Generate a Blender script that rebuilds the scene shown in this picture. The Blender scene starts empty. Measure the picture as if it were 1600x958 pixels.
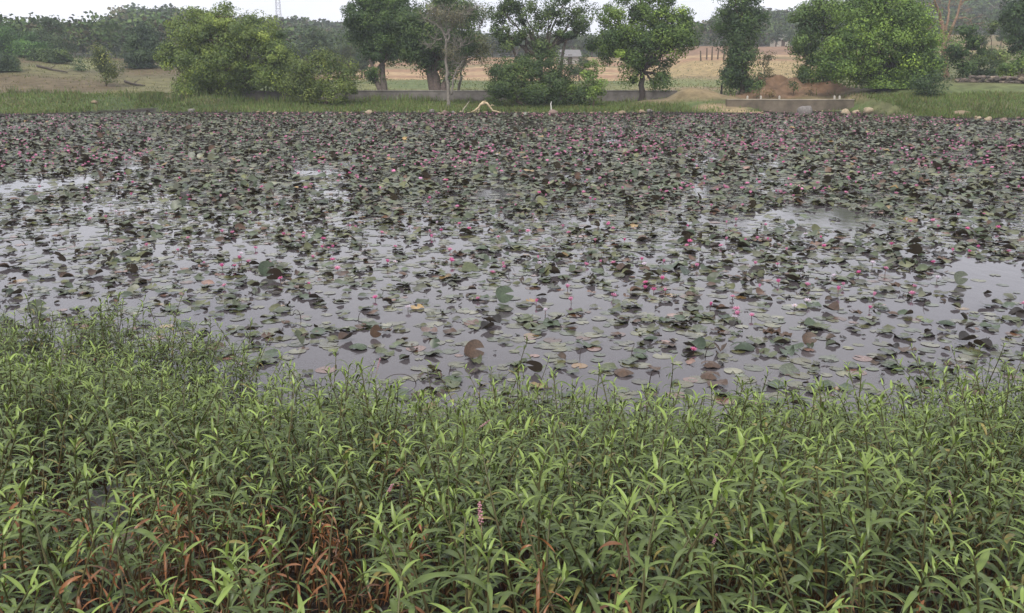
import bpy, math, random
import numpy as np
from mathutils import Vector

# ------------------------------------------------------------------ scene, camera, light
sc = bpy.context.scene
COL = sc.collection
PITCH = math.atan(365 / 1386)
CH = 3.0
F = 1386.0
cam_d = bpy.data.cameras.new("camera")
cam_d.lens = 31.18
cam_d.sensor_width = 36
cam_d.clip_start = 0.05
cam_d.clip_end = 6000
cam = bpy.data.objects.new("camera", cam_d)
cam.location = (0, 0, CH)
cam.rotation_euler = (math.pi / 2 - PITCH, 0, 0)
COL.objects.link(cam)
sc.camera = cam

world = bpy.data.worlds.new("World")
sc.world = world
world.use_nodes = True
wt = world.node_tree
for n in list(wt.nodes):
    wt.nodes.remove(n)
SUN_EL, SUN_ROT = math.radians(52), math.radians(200)
sky = wt.nodes.new("ShaderNodeTexSky")
sky.sky_type = 'NISHITA'
sky.sun_disc = False
sky.sun_elevation = SUN_EL
sky.sun_rotation = SUN_ROT
sky.air_density = 1.0
sky.dust_density = 4.0
sky.ozone_density = 1.5
hsv = wt.nodes.new("ShaderNodeHueSaturation")
hsv.inputs['Saturation'].default_value = 0.25
bg = wt.nodes.new("ShaderNodeBackground")
bg.inputs['Strength'].default_value = 0.105
# cloud layer: broad soft grey-white stratus over the sky
tc = wt.nodes.new("ShaderNodeTexCoord")
mp = wt.nodes.new("ShaderNodeMapping")
mp.inputs['Scale'].default_value = (1.0, 1.0, 3.0)
nz = wt.nodes.new("ShaderNodeTexNoise")
nz.inputs['Scale'].default_value = 2.2
nz.inputs['Detail'].default_value = 5
cr = wt.nodes.new("ShaderNodeValToRGB")
cr.color_ramp.elements[0].position = 0.3
cr.color_ramp.elements[0].color = (7.9, 8.1, 9.2, 1)
cr.color_ramp.elements[1].position = 0.7
cr.color_ramp.elements[1].color = (11.6, 11.6, 12.0, 1)
mx = wt.nodes.new("ShaderNodeMix")
mx.data_type = 'RGBA'
mx.inputs['Factor'].default_value = 0.85
wo = wt.nodes.new("ShaderNodeOutputWorld")
L = wt.links.new
L(tc.outputs['Generated'], mp.inputs['Vector'])
L(mp.outputs[0], nz.inputs['Vector'])
L(nz.outputs['Fac'], cr.inputs['Fac'])
L(sky.outputs[0], hsv.inputs['Color'])
L(hsv.outputs[0], mx.inputs[6])
L(cr.outputs[0], mx.inputs[7])
L(mx.outputs[2], bg.inputs['Color'])
L(bg.outputs[0], wo.inputs['Surface'])

sun_d = bpy.data.lights.new("sun", 'SUN')
sun_d.energy = 2.2
sun_d.angle = math.radians(12)
sun_d.color = (1.0, 0.96, 0.9)
sun = bpy.data.objects.new("sun", sun_d)
COL.objects.link(sun)
_az = SUN_ROT
sd = Vector((math.sin(_az) * math.cos(SUN_EL), math.cos(_az) * math.cos(SUN_EL), math.sin(SUN_EL)))
sun.rotation_euler = sd.to_track_quat('Z', 'Y').to_euler()

sc.view_settings.view_transform = 'Standard'
sc.view_settings.look = 'None'
sc.view_settings.gamma = 1
sc.view_settings.use_curve_mapping = False
sc.view_settings.exposure = 0.36
try:
    sc.cycles.max_bounces = 6
    sc.cycles.diffuse_bounces = 3
    sc.cycles.glossy_bounces = 3
    sc.cycles.transmission_bounces = 4
    sc.cycles.volume_bounces = 1
    sc.cycles.use_denoising = True
except Exception:
    pass

rng = np.random.default_rng(7)
random.seed(7)
R = math.radians

# ------------------------------------------------------------------ coordinates
CP, SP = math.cos(PITCH), math.sin(PITCH)


def ray(px, py):
    a = (px - 800) / F
    b = -(py - 479) / F
    return np.array((a, b * SP + CP, b * CP - SP))


def at(px, py, Y):
    d = ray(px, py)
    k = Y / d[1]
    return np.array((d[0] * k, Y, CH + d[2] * k))


def on_z(px, py, z=0.0):
    d = ray(px, py)
    k = (z - CH) / d[2]
    return np.array((d[0] * k, d[1] * k, z))


def proj(P):
    P = np.atleast_2d(P)
    x, y, z = P[:, 0], P[:, 1], P[:, 2] - CH
    dep = y * CP - z * SP
    up = y * SP + z * CP
    return np.stack((800 + F * x / dep, 479 - F * up / dep), 1)


def sst(a, b, x):
    t = np.clip((np.asarray(x, float) - a) / (b - a), 0, 1)
    return t * t * (3 - 2 * t)


def vnoise(x, y, s, seed=0):
    """smooth value noise 0..1"""
    x = np.asarray(x, float) / s
    y = np.asarray(y, float) / s
    xi, yi = np.floor(x), np.floor(y)
    fx, fy = x - xi, y - yi
    fx, fy = fx * fx * (3 - 2 * fx), fy * fy * (3 - 2 * fy)

    def h(a, b):
        v = np.sin(a * 127.1 + b * 311.7 + seed * 74.7) * 43758.5453
        return v - np.floor(v)
    return (h(xi, yi) * (1 - fx) + h(xi + 1, yi) * fx) * (1 - fy) + (h(xi, yi + 1) * (1 - fx) + h(xi + 1, yi + 1) * fx) * fy


# skyline of the far ridges, as elevation over angle
_sx = np.array([-900, -300, 0, 60, 120, 160, 200, 270, 330, 390, 440, 520, 600, 700, 755, 800, 900, 1000, 1050, 1085, 1120, 1160, 1230, 1300, 1400, 1500, 1600, 1900, 2500])
_sy = np.array([80, 74, 72, 80, 82, 60, 26, 24, 38, 46, 36, 38, 36, 52, 76, 84, 86, 86, 78, 54, 30, 16, 18, 6, -12, -22, -22, 0, 40])
_su = (_sx - 800) / F * CP
_sv = np.array([ray(800, y)[2] / ray(800, y)[1] for y in _sy])


def far_shore(X):
    X = np.asarray(X, float)
    s = 68.3 - 9.0 * sst(17, 34, X) - 2.5 * sst(-22, -38, X)
    s = s + 5.0 * sst(18.6, 19.6, X) * (1 - sst(26.2, 28, X)) * sst(17, 22, X)
    s = s + 1.0 * (vnoise(X, X * 0, 5.0, 3) - 0.5) + 0.5 * (vnoise(X, X * 0, 1.6, 4) - 0.5)
    return s + 8.0 * np.exp(-((X + 30.0) / 2.6) ** 2)


_ex = np.array([-600, -200, 0, 100, 200, 260, 330, 400, 430, 480, 650, 830, 950, 1060, 1150, 1250, 1380, 1480, 1560, 1600, 1900, 2400])
_ey = np.array([500, 500, 514, 512, 510, 514, 536, 572, 605, 630, 626, 634, 648, 640, 644, 656, 648, 612, 584, 578, 585, 585])
_ep = np.array([on_z(a, b, 0.38) for a, b in zip(_ex, _ey)])


def weed_edge(X):
    return np.interp(X, _ep[:, 0], _ep[:, 1])


def gz(X, Y):
    X = np.asarray(X, float)
    Y = np.asarray(Y, float)
    u = X / np.maximum(Y + 4.0, 4.0) * np.maximum(Y + 4, 4) / np.maximum(Y, 1)
    u = np.clip(u, -1.3, 1.3)
    e = weed_edge(X)
    near = -0.55 + 1.15 * sst(e + 0.2, 4.0, Y) + 0.45 * sst(4.4, 1.8, Y) + 0.05 * (vnoise(X, Y, 0.7, 9) - 0.5)
    t = Y - far_shore(X)
    wl = sst(-25, -22, X) * (1 - sst(13, 15, X))
    far = -0.55 + 0.7 * sst(-3.5, 0.6, t) + (1.0 - 0.6 * wl) * sst(0, 9.5, t) + 0.6 * wl * sst(79.3, 80.2, Y) + 1.0 * sst(10, 75, t) + 4.6 * sst(60, 175, t) + 3 * sst(170, 260, t)
    far = far * 1.0 + sst(-0.22, -0.40, u) * (2.4 * sst(84, 130, Y)) + sst(-0.40, -0.56, u) * 1.3 * sst(82, 105, Y) * (1 - sst(130, 200, Y))
    far = far + sst(0.30, 0.44, u) * (1.0 * sst(9, 17, t) + 4 * sst(20, 90, t))
    far = far + sst(0.12, 0.2, u) * (1 - sst(0.30, 0.36, u)) * (2.6 * sst(22, 95, t))
    far = far + 0.12 * (vnoise(X, Y, 2.3, 5) - 0.5) * sst(0, 2, t) + 0.5 * (vnoise(X, Y, 14, 6) - 0.5) * sst(8, 30, t)
    ridge = (CH + 450 * np.interp(u, _su, _sv) - 6.5) * (1 + 0.03 * (vnoise(u * 60, Y * 0, 1.0, 8) - 0.5))
    base = far
    far = base + (np.maximum(ridge, base) - base) * sst(235 - 90 * sst(-0.17, -0.3, u), 450, Y) * (1 - 0.8 * sst(520, 900, Y))
    w = sst(20, 24, Y)
    return near * (1 - w) + far * w


# ------------------------------------------------------------------ mesh builder
class MB:
    def __init__(s):
        s.v, s.f, s.c, s.n = [], [], [], 0

    def add(s, V, Fc, C):
        V = np.asarray(V, float).reshape(-1, 3)
        C = np.asarray(C, float)
        if C.ndim == 1:
            C = np.tile(C, (len(V), 1))
        s.v.append(V)
        s.c.append(C)
        if not isinstance(Fc, list):
            Fc = [Fc]
        for f in Fc:
            f = np.asarray(f, int)
            if len(f):
                s.f.append(f + s.n)
        s.n += len(V)
        return s

    def arrays(s):
        return np.concatenate(s.v), s.f, np.concatenate(s.c)

    def mesh(s, name, smooth=False, mat=None):
        V, C = np.concatenate(s.v), np.concatenate(s.c)
        me = bpy.data.meshes.new(name)
        me.vertices.add(len(V))
        me.vertices.foreach_set("co", V.astype(np.float32).ravel())
        li = np.concatenate([f.ravel() for f in s.f])
        tot = np.concatenate([np.full(len(f), f.shape[1]) for f in s.f])
        st = np.concatenate(([0], np.cumsum(tot)[:-1]))
        me.loops.add(len(li))
        me.loops.foreach_set("vertex_index", li.astype(np.int32))
        me.polygons.add(len(tot))
        me.polygons.foreach_set("loop_start", st.astype(np.int32))
        try:
            me.polygons.foreach_set("loop_total", tot.astype(np.int32))
        except Exception:
            pass
        at_ = me.color_attributes.new("col", 'FLOAT_COLOR', 'POINT')
        at_.data.foreach_set("color", np.concatenate((C, np.ones((len(C), 1))), 1).astype(np.float32).ravel())
        me.update(calc_edges=True)
        me.validate()
        me.polygons.foreach_set("use_smooth", np.full(len(me.polygons), bool(smooth)))
        if mat:
            me.materials.append(mat)
        return me

    def build(s, name, mat, parent=None, smooth=False, loc=None):
        o = bpy.data.objects.new(name, s.mesh(name, smooth, mat))
        COL.objects.link(o)
        if parent:
            o.parent = parent
        if loc is not None:
            o.location = loc
        return o


def tag(o, label=None, cat=None, group=None, kind=None):
    if label:
        o['label'] = label
    if cat:
        o['category'] = cat
    if group:
        o['group'] = group
    if kind:
        o['kind'] = kind
    return o


def empty(name, loc, rz=0.0):
    o = bpy.data.objects.new(name, None)
    o.empty_display_size = 0.2
    o.location = loc
    o.rotation_euler = (0, 0, rz)
    COL.objects.link(o)
    return o


def copy_tree(o, parent=None):
    c = o.copy()
    COL.objects.link(c)
    c.parent = parent
    for ch in list(o.children):
        copy_tree(ch, c)
    return c


_ONES = "first second third fourth fifth sixth seventh eighth ninth tenth eleventh twelfth thirteenth fourteenth fifteenth sixteenth seventeenth eighteenth nineteenth".split()


def ordinal(n):
    if n < 20:
        return _ONES[n - 1]
    tens = {2: "twent", 3: "thirt", 4: "fort", 5: "fift", 6: "sixt", 7: "sevent"}[n // 10]
    return tens + "ieth" if n % 10 == 0 else tens + "y-" + _ONES[n % 10 - 1]


def label_items(items):
    """items: (object, look, where, sortkey). Gives each its own label by look, place and order."""
    g = {}
    for o, look, where, k in items:
        g.setdefault((look, where), []).append((k, o))
    for (look, where), v in g.items():
        v.sort(key=lambda q: q[0])
        for i, (k, o) in enumerate(v):
            if len(v) == 1:
                o['label'] = f"only {look} {where}"
            elif i == 0:
                o['label'] = f"leftmost {look} {where}"
            elif i == len(v) - 1:
                o['label'] = f"rightmost {look} {where}"
            else:
                o['label'] = f"{ordinal(i + 1)} from left {look} {where}"


# ------------------------------------------------------------------ materials
def new_mat(name):
    m = bpy.data.materials.new(name)
    m.use_nodes = True
    nt = m.node_tree
    p = nt.nodes['Principled BSDF']
    return m, nt, p


def attr_node(nt):
    a = nt.nodes.new("ShaderNodeAttribute")
    a.attribute_name = "col"
    return a


def leaf_mat(name, rough=0.5, transl=0.25, back=None, spec=0.4, objvar=0.0, noise=None):
    m, nt, p = new_mat(name)
    a = attr_node(nt)
    colr = a.outputs['Color']
    if noise:
        tcn = nt.nodes.new("ShaderNodeTexCoord")
        n_ = nt.nodes.new("ShaderNodeTexNoise")
        n_.inputs['Scale'].default_value = noise
        n_.inputs['Detail'].default_value = 3
        nt.links.new(tcn.outputs['Object'], n_.inputs['Vector'])
        mr = nt.nodes.new("ShaderNodeMapRange")
        mr.inputs['From Min'].default_value = 0.3
        mr.inputs['From Max'].default_value = 0.7
        mr.inputs['To Min'].default_value = 0.65
        mr.inputs['To Max'].default_value = 1.35
        nt.links.new(n_.outputs['Fac'], mr.inputs['Value'])
        vm = nt.nodes.new("ShaderNodeVectorMath")
        vm.operation = 'SCALE'
        nt.links.new(colr, vm.inputs[0])
        nt.links.new(mr.outputs[0], vm.inputs['Scale'])
        colr = vm.outputs[0]
    if back is not None:
        g = nt.nodes.new("ShaderNodeNewGeometry")
        mxx = nt.nodes.new("ShaderNodeMix")
        mxx.data_type = 'RGBA'
        nt.links.new(g.outputs['Backfacing'], mxx.inputs['Factor'])
        nt.links.new(colr, mxx.inputs[6])
        mxx.inputs[7].default_value = (*back, 1)
        colr = mxx.outputs[2]
    nt.links.new(colr, p.inputs['Base Color'])
    p.inputs['Roughness'].default_value = rough
    p.inputs['Specular IOR Level'].default_value = spec
    out = nt.nodes['Material Output']
    if transl > 0:
        tr = nt.nodes.new("ShaderNodeBsdfTranslucent")
        nt.links.new(colr, tr.inputs['Color'])
        ms = nt.nodes.new("ShaderNodeMixShader")
        ms.inputs[0].default_value = transl
        nt.links.new(p.outputs[0], ms.inputs[1])
        nt.links.new(tr.outputs[0], ms.inputs[2])
        nt.links.new(ms.outputs[0], out.inputs['Surface'])
    return m


def rough_mat(name, scale, lo=0.7, hi=1.3, rough=0.9, bump=0.3, bscale=None, dist=0.02):
    """attribute colour broken up by noise, with bump"""
    m, nt, p = new_mat(name)
    a = attr_node(nt)
    tcn = nt.nodes.new("ShaderNodeTexCoord")
    n_ = nt.nodes.new("ShaderNodeTexNoise")
    n_.inputs['Scale'].default_value = scale
    n_.inputs['Detail'].default_value = 6
    n_.inputs['Roughness'].default_value = 0.65
    nt.links.new(tcn.outputs['Object'], n_.inputs['Vector'])
    mr = nt.nodes.new("ShaderNodeMapRange")
    mr.inputs['From Min'].default_value = 0.3
    mr.inputs['From Max'].default_value = 0.7
    mr.inputs['To Min'].default_value = lo
    mr.inputs['To Max'].default_value = hi
    nt.links.new(n_.outputs['Fac'], mr.inputs['Value'])
    vm = nt.nodes.new("ShaderNodeVectorMath")
    vm.operation = 'SCALE'
    nt.links.new(a.outputs['Color'], vm.inputs[0])
    nt.links.new(mr.outputs[0], vm.inputs['Scale'])
    nt.links.new(vm.outputs[0], p.inputs['Base Color'])
    p.inputs['Roughness'].default_value = rough
    p.inputs['Specular IOR Level'].default_value = 0.25
    b = nt.nodes.new("ShaderNodeBump")
    b.inputs['Strength'].default_value = bump
    b.inputs['Distance'].default_value = dist
    n2 = nt.nodes.new("ShaderNodeTexNoise")
    n2.inputs['Scale'].default_value = bscale or scale * 3
    n2.inputs['Detail'].default_value = 5
    nt.links.new(tcn.outputs['Object'], n2.inputs['Vector'])
    nt.links.new(n2.outputs['Fac'], b.inputs['Height'])
    nt.links.new(b.outputs[0], p.inputs['Normal'])
    return m


M_weed = leaf_mat("weed_leaf", rough=0.40, transl=0.16, spec=0.42, noise=9.0)
M_stem = leaf_mat("weed_stem", rough=0.5, transl=0.0)
M_petal = leaf_mat("petal", rough=0.5, transl=0.35, spec=0.2)
M_pad = leaf_mat("pad_leaf", rough=0.40, transl=0.10, back=(0.066, 0.052, 0.036), spec=0.45, noise=5.0)
M_wet = leaf_mat("wet_pad_leaf", rough=0.22, transl=0.0, back=(0.05, 0.035, 0.03), spec=0.5, noise=6.0)
M_tree = leaf_mat("tree_leaf", rough=0.55, transl=0.22, spec=0.3)
M_far = leaf_mat("far_leaf", rough=0.8, transl=0.1, spec=0.1)
M_grass = leaf_mat("grass_blade", rough=0.6, transl=0.2, spec=0.2)
M_bark = rough_mat("bark", 6, 0.6, 1.35, bump=0.6, dist=0.05)
M_rock = rough_mat("rock", 5, 0.65, 1.3, bump=0.6, dist=0.03)
M_conc = rough_mat("weathered_concrete", 1.3, 0.6, 1.3, bump=0.3, bscale=9)
M_wood = rough_mat("dry_wood", 8, 0.7, 1.25, bump=0.4)
M_plain = rough_mat("painted_surface", 2, 0.9, 1.08, bump=0.05)
M_ground = rough_mat("ground_cover", 0.9, 0.5, 1.45, bump=0.5, bscale=5, dist=0.08)

# water
M_water, nt, p = new_mat("pond_water")
p.inputs['Base Color'].default_value = (0.068, 0.060, 0.064, 1)
p.inputs['Roughness'].default_value = 0.07
p.inputs['IOR'].default_value = 1.333
tcn = nt.nodes.new("ShaderNodeTexCoord")
mpn = nt.nodes.new("ShaderNodeMapping")
mpn.inputs['Scale'].default_value = (1, 0.55, 1)
nn = nt.nodes.new("ShaderNodeTexNoise")
nn.inputs['Scale'].default_value = 4.5
nn.inputs['Detail'].default_value = 4
bb = nt.nodes.new("ShaderNodeBump")
bb.inputs['Strength'].default_value = 0.13
bb.inputs['Distance'].default_value = 0.02
nt.links.new(tcn.outputs['Object'], mpn.inputs[0])
nt.links.new(mpn.outputs[0], nn.inputs['Vector'])
nt.links.new(nn.outputs['Fac'], bb.inputs['Height'])
nt.links.new(bb.outputs[0], p.inputs['Normal'])

# ------------------------------------------------------------------ ground and water
rowsY = np.concatenate((np.linspace(-12, 0, 12), np.arange(0.25, 10, 0.22), np.linspace(10, 55, 20),
                        np.arange(55.5, 95, 0.45), np.geomspace(95, 620, 150), np.geomspace(640, 900, 8)))
cols = np.linspace(-1.25, 1.25, 330)
UU, YY = np.meshgrid(cols, rowsY)
XX = UU * (np.maximum(YY, 0) + 7)
ZZ = gz(XX, YY)
# red cut bank behind the second wall
def bump_at(px, py, Y, rx, ry, h):
    c = at(px, py, Y)
    return h * np.exp(-((XX - c[0]) / rx) ** 4 - ((YY - c[1]) / ry) ** 2)
ZZ = ZZ + (bump_at(1212, 150, 80, 2.6, 3.0, 1.6) + bump_at(1285, 150, 80, 1.6, 2.2, 0.9)) * (0.6 + 0.8 * vnoise(XX, YY, 0.8, 91))
ZZ = ZZ + bump_at(1085, 160, 76, 2.2, 1.6, 0.55) + bump_at(1040, 160, 77, 2.6, 1.5, 0.3)
Pg = np.stack((XX, YY, ZZ), 2).reshape(-1, 3)
nr, nc = XX.shape
idx = np.arange(nr * nc).reshape(nr, nc)
quads = np.stack((idx[:-1, :-1], idx[:-1, 1:], idx[1:, 1:], idx[1:, :-1]), -1).reshape(-1, 4)

pr = proj(np.where(Pg[:, 1:2] > 1, Pg, np.array([[0, 1.0, 0]])))
gx, gy = Pg[:, 0], Pg[:, 1]
t = gy - far_shore(gx)
u = gx / np.maximum(gy, 1)


def mixc(C, col, w):
    w = np.clip(w, 0, 1)[:, None]
    return C * (1 - w) + np.array(col) * w


SOIL = (0.022, 0.016, 0.012)
GREEN = (0.075, 0.105, 0.035)
GREEN2 = (0.10, 0.125, 0.045)
TAN = (0.34, 0.235, 0.13)
BROWN = (0.105, 0.080, 0.042)
n1 = vnoise(gx, gy, 3.1, 21)
n2 = vnoise(gx, gy, 9.0, 22)
n3 = vnoise(gx, gy, 30.0, 23)
C = np.tile(np.array(SOIL), (len(Pg), 1))
C = mixc(C, GREEN, sst(0.2, 1.2, t + 0.8 * (n1 - 0.5)) * (gy > 30))
C = mixc(C, (0.17, 0.13, 0.075), sst(0.55, 0.8, n1) * 0.5 * sst(0, 2, t) * (gy > 30))
C = mixc(C, GREEN2, sst(9, 13, t))
C = mixc(C, (0.17, 0.15, 0.06), sst(0.5, 0.75, n2) * 0.5 * sst(12, 20, t))
field = sst(58, 64, t + 6 * (n3 - 0.5) + 3 * (vnoise(gx, gy, 5, 27) - 0.5))
C = mixc(C, TAN, field)
C = mixc(C, (0.23, 0.13, 0.075), field * sst(0.45, 0.6, vnoise(gx, gy * 4, 40, 24)) * 0.8)
C = mixc(C, (0.13, 0.12, 0.05), field * sst(0.62, 0.75, vnoise(gx, gy * 3, 22, 26)) * 0.7)
# left slope: bare brown earth, olive meadow above
lf = sst(-0.30, -0.36, u)
C = mixc(C, BROWN, lf * sst(13, 18, t + 4 * (n1 - 0.5)) * (1 - 0.6 * sst(0.5, 0.8, n2)))
C = mixc(C, (0.17, 0.175, 0.07), lf * sst(104, 110, gy) * (1 - sst(140, 150, gy)) * sst(-0.50, -0.48, u) * (1 - sst(-0.45, -0.42, u)))
C = mixc(C, (0.10, 0.095, 0.05), lf * sst(100, 104, gy) * sst(0.45, 0.7, n1) * 0.6)
# right centre: brown rough ground
rc = sst(0.12, 0.155, u) * (1 - sst(0.36, 0.42, u))
C = mixc(C, (0.20, 0.15, 0.085), rc * sst(4, 7, t + 2 * (n1 - 0.5)) * (1 - sst(60, 66, t)) * (0.45 + 0.5 * sst(0.3, 0.7, n2)))
C = mixc(C, (0.15, 0.17, 0.065), rc * sst(30, 33, t) * (1 - sst(44, 48, t)) * 0.8)
C = mixc(C, (0.28, 0.21, 0.10), rc * sst(48, 52, t) * (1 - sst(80, 84, t)) * 0.8)
C = mixc(C, (0.17, 0.10, 0.065), rc * sst(98, 104, t) * 0.8)
rr = sst(0.44, 0.5, u)
C = mixc(C, (0.12, 0.11, 0.05), rr * sst(12, 18, t) * 0.7)


def dirt(px, py, Y, rx, ry, col, s=0.9):
    global C
    c = at(px, py, Y)
    w = np.exp(-((gx - c[0]) / rx) ** 2 - ((gy - c[1]) / ry) ** 2)
    C = mixc(C, col, sst(0.25, 0.6, w + 0.25 * (n1 - 0.5)) * s)


dirt(1212, 140, 79, 3.2, 3.6, (0.15, 0.085, 0.052))
dirt(1290, 140, 79, 2.4, 3.0, (0.19, 0.10, 0.055))
dirt(1240, 150, 78, 6.0, 2.0, (0.16, 0.10, 0.06), 0.8)
dirt(1090, 150, 75.5, 2.6, 2.4, (0.21, 0.16, 0.09), 0.8)
dirt(1030, 150, 76.5, 2.4, 1.6, (0.20, 0.16, 0.10), 0.8)
dirt(1130, 168, 70.5, 2.4, 2.2, (0.24, 0.18, 0.105))
dirt(1165, 174, 69.0, 2.2, 1.0, (0.32, 0.24, 0.135))
hillw = np.maximum(sst(235, 260, gy), sst(150, 160, gy) * sst(-0.17, -0.22, u))
C = mixc(C, (0.06, 0.065, 0.04), hillw)
gb = MB().add(Pg, quads, C)
ground = gb.build("ground", M_ground, smooth=True)
tag(ground, kind="structure")

wb = MB()
wxs = np.linspace(-160, 160, 33)
wys = np.linspace(-2, 105, 24)
WX, WY = np.meshgrid(wxs, wys)
wi = np.arange(WX.size).reshape(WX.shape)
wb.add(np.stack((WX, WY, WX * 0), 2).reshape(-1, 3), np.stack((wi[:-1, :-1], wi[:-1, 1:], wi[1:, 1:], wi[1:, :-1]), -1).reshape(-1, 4), (0.03, 0.03, 0.03))
tag(wb.build("pond_water", M_water), kind="structure")

# ------------------------------------------------------------------ shapes
def frames(pts):
    T = np.gradient(pts, axis=0)
    T /= np.linalg.norm(T, axis=1, keepdims=True) + 1e-9
    ref = np.array((0.31, 0.17, 0.93)) if abs(T[:, 2]).mean() < 0.8 else np.array((1.0, 0.2, 0.0))
    A = np.cross(T, ref)
    A /= np.linalg.norm(A, axis=1, keepdims=True) + 1e-9
    return T, A, np.cross(T, A)


def tube(mb, pts, rad, col, n=6, cap=True, rough=0.0):
    pts = np.asarray(pts, float)
    m = len(pts)
    rad = np.broadcast_to(np.asarray(rad, float), (m,))
    T, A, B = frames(pts)
    an = np.linspace(0, 2 * np.pi, n, endpoint=False)
    rr_ = rad[:, None] * (1 + rough * (rng.random((m, n)) - 0.5))
    V = pts[:, None] + rr_[..., None] * (A[:, None] * np.cos(an)[None, :, None] + B[:, None] * np.sin(an)[None, :, None])
    i = np.arange(m * n).reshape(m, n)
    q = np.stack((i[:-1], np.roll(i, -1, 1)[:-1], np.roll(i, -1, 1)[1:], i[1:]), -1).reshape(-1, 4)
    fs = [q]
    if cap:
        fs += [i[0][::-1][None], i[-1][None]]
    mb.add(V.reshape(-1, 3), fs, col)


def bend_line(a, b, n=6, wob=0.1, sag=0.0):
    a, b = np.asarray(a, float), np.asarray(b, float)
    s = np.linspace(0, 1, n)[:, None]
    d = np.linalg.norm(b - a)
    P = a + (b - a) * s
    W = rng.normal(0, wob * d, (n, 3)) * (s * (1 - s) * 2)
    P = P + W
    P[:, 2] += sag * d * (s * (1 - s))[:, 0] * 4
    return P


def box(mb, c, size, col, rz=0.0):
    x, y, z = np.array(size) / 2
    V = np.array([(-x, -y, -z), (x, -y, -z), (x, y, -z), (-x, y, -z), (-x, -y, z), (x, -y, z), (x, y, z), (-x, y, z)])
    ca, sa = math.cos(rz), math.sin(rz)
    V = np.stack((V[:, 0] * ca - V[:, 1] * sa, V[:, 0] * sa + V[:, 1] * ca, V[:, 2]), 1) + np.array(c)
    mb.add(V, np.array([(0, 3, 2, 1), (4, 5, 6, 7), (0, 1, 5, 4), (1, 2, 6, 5), (2, 3, 7, 6), (3, 0, 4, 7)]), col)


def rock_arrays(seed, nx=12, ny=9):
    r = np.random.default_rng(seed)
    ph = np.linspace(0, 2 * np.pi, nx, endpoint=False)
    th = np.linspace(0.0, np.pi, ny)[1:-1]
    D = np.array([(math.sin(a) * math.cos(b), math.sin(a) * math.sin(b), math.cos(a)) for a in th for b in ph])
    D = np.concatenate((D, [(0, 0, 1), (0, 0, -1)]))
    rad = np.ones(len(D))
    for _ in range(9):
        n = r.normal(size=3)
        n /= np.linalg.norm(n)
        h = r.uniform(0.55, 0.9)
        dd = D @ n
        rad = np.where(dd > 0.01, np.minimum(rad, h / np.maximum(dd, 0.01)), rad)
    rad *= 1 + 0.05 * r.normal(size=len(D))
    m = len(th)
    i = np.arange(m * nx).reshape(m, nx)
    q = np.stack((i[:-1], i[1:], np.roll(i, -1, 1)[1:], np.roll(i, -1, 1)[:-1]), -1).reshape(-1, 4)
    top = np.stack((np.full(nx, m * nx), i[0], np.roll(i[0], -1)), 1)
    bot = np.stack((np.full(nx, m * nx + 1), np.roll(i[-1], -1), i[-1]), 1)
    return D * rad[:, None], [q, top, bot]


def leaf_cards(P, size, asp=0.5, up=0.5, r=rng, out=None):
    """rhombus leaves at points P; returns V (n*4,3), F"""
    n = len(P)
    d = r.normal(size=(n, 3))
    d[:, 2] *= 0.7
    d /= np.linalg.norm(d, axis=1, keepdims=True)
    nn_ = r.normal(size=(n, 3)) * (1.0 if out is None else 0.45) + np.array((0, 0, up * (2 if out is None else 0.7)))
    if out is not None:
        nn_ = nn_ + out * 1.3
        d = d - nn_ * (np.sum(d * nn_, 1) / np.sum(nn_ * nn_, 1))[:, None] * 0.8
        d /= np.linalg.norm(d, axis=1, keepdims=True)
    s = np.cross(d, nn_)
    s /= np.linalg.norm(s, axis=1, keepdims=True) + 1e-9
    sz = size * r.uniform(0.6, 1.35, (n, 1))
    V = np.stack((P - d * sz / 2, P + s * sz * asp / 2 + d * sz * 0.05, P + d * sz / 2, P - s * sz * asp / 2 + d * sz * 0.05), 1)
    return V.reshape(-1, 3), np.arange(n * 4).reshape(n, 4)


def crown_points(c, rad, n, clump, per, r=rng, shell=0.55, flat=1.0):
    """clumped leaf positions inside an ellipsoid"""
    nc_ = max(4, int(n / per))
    d = r.normal(size=(nc_, 3))
    d /= np.linalg.norm(d, axis=1, keepdims=True)
    q = (shell + (1 - shell) * r.random(nc_)) * (0.85 + 0.3 * r.random(nc_))
    q = np.where(r.random(nc_) < 0.2, r.random(nc_), q)
    cc = c + d * q[:, None] * rad
    k = r.integers(0, nc_, n)
    cr_ = clump * (0.5 + r.random(nc_))
    off = r.normal(size=(n, 3))
    off /= np.maximum(1.0, np.linalg.norm(off, axis=1, keepdims=True) / 1.7)
    off = off * 0.55 * cr_[k][:, None] * np.array((1, 1, 0.75 * flat))
    P = cc[k] + off
    tint = r.normal(size=nc_)[k]
    o_ = off + 0.35 * (P - c) / np.mean(rad)
    o_ /= np.linalg.norm(o_, axis=1, keepdims=True) + 1e-6
    return P, tint, cc, o_


def foliage(mb, c, rad, n, leaf, col, clump=0.7, per=60, shell=0.55, asp=0.5, up=0.5, var=0.22, flat=1.0, zmin=None, warm=0.0):
    P, tint, cc, od = crown_points(np.asarray(c, float), np.asarray(rad, float), n, clump, per, shell=shell, flat=flat)
    if zmin is not None:
        P[:, 2] = np.where(P[:, 2] < zmin, zmin + 1.6 * rng.random(len(P)) ** 1.5, P[:, 2])
    V, Fq = leaf_cards(P, leaf, asp, up, out=od)
    k = np.exp(var * tint + 0.18 * rng.normal(size=len(P)))
    Cc = np.array(col)[None] * k[:, None]
    yel = np.clip(rng.normal(size=len(P)) * 0.10 + 0.12 * tint + warm, -0.25, 0.6)[:, None]
    Cc = Cc * (1 + yel * np.array((1.0, 0.45, -0.3)))
    mb.add(V, Fq, np.repeat(np.clip(Cc, 0.004, 1), 4, 0))
    return cc


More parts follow.
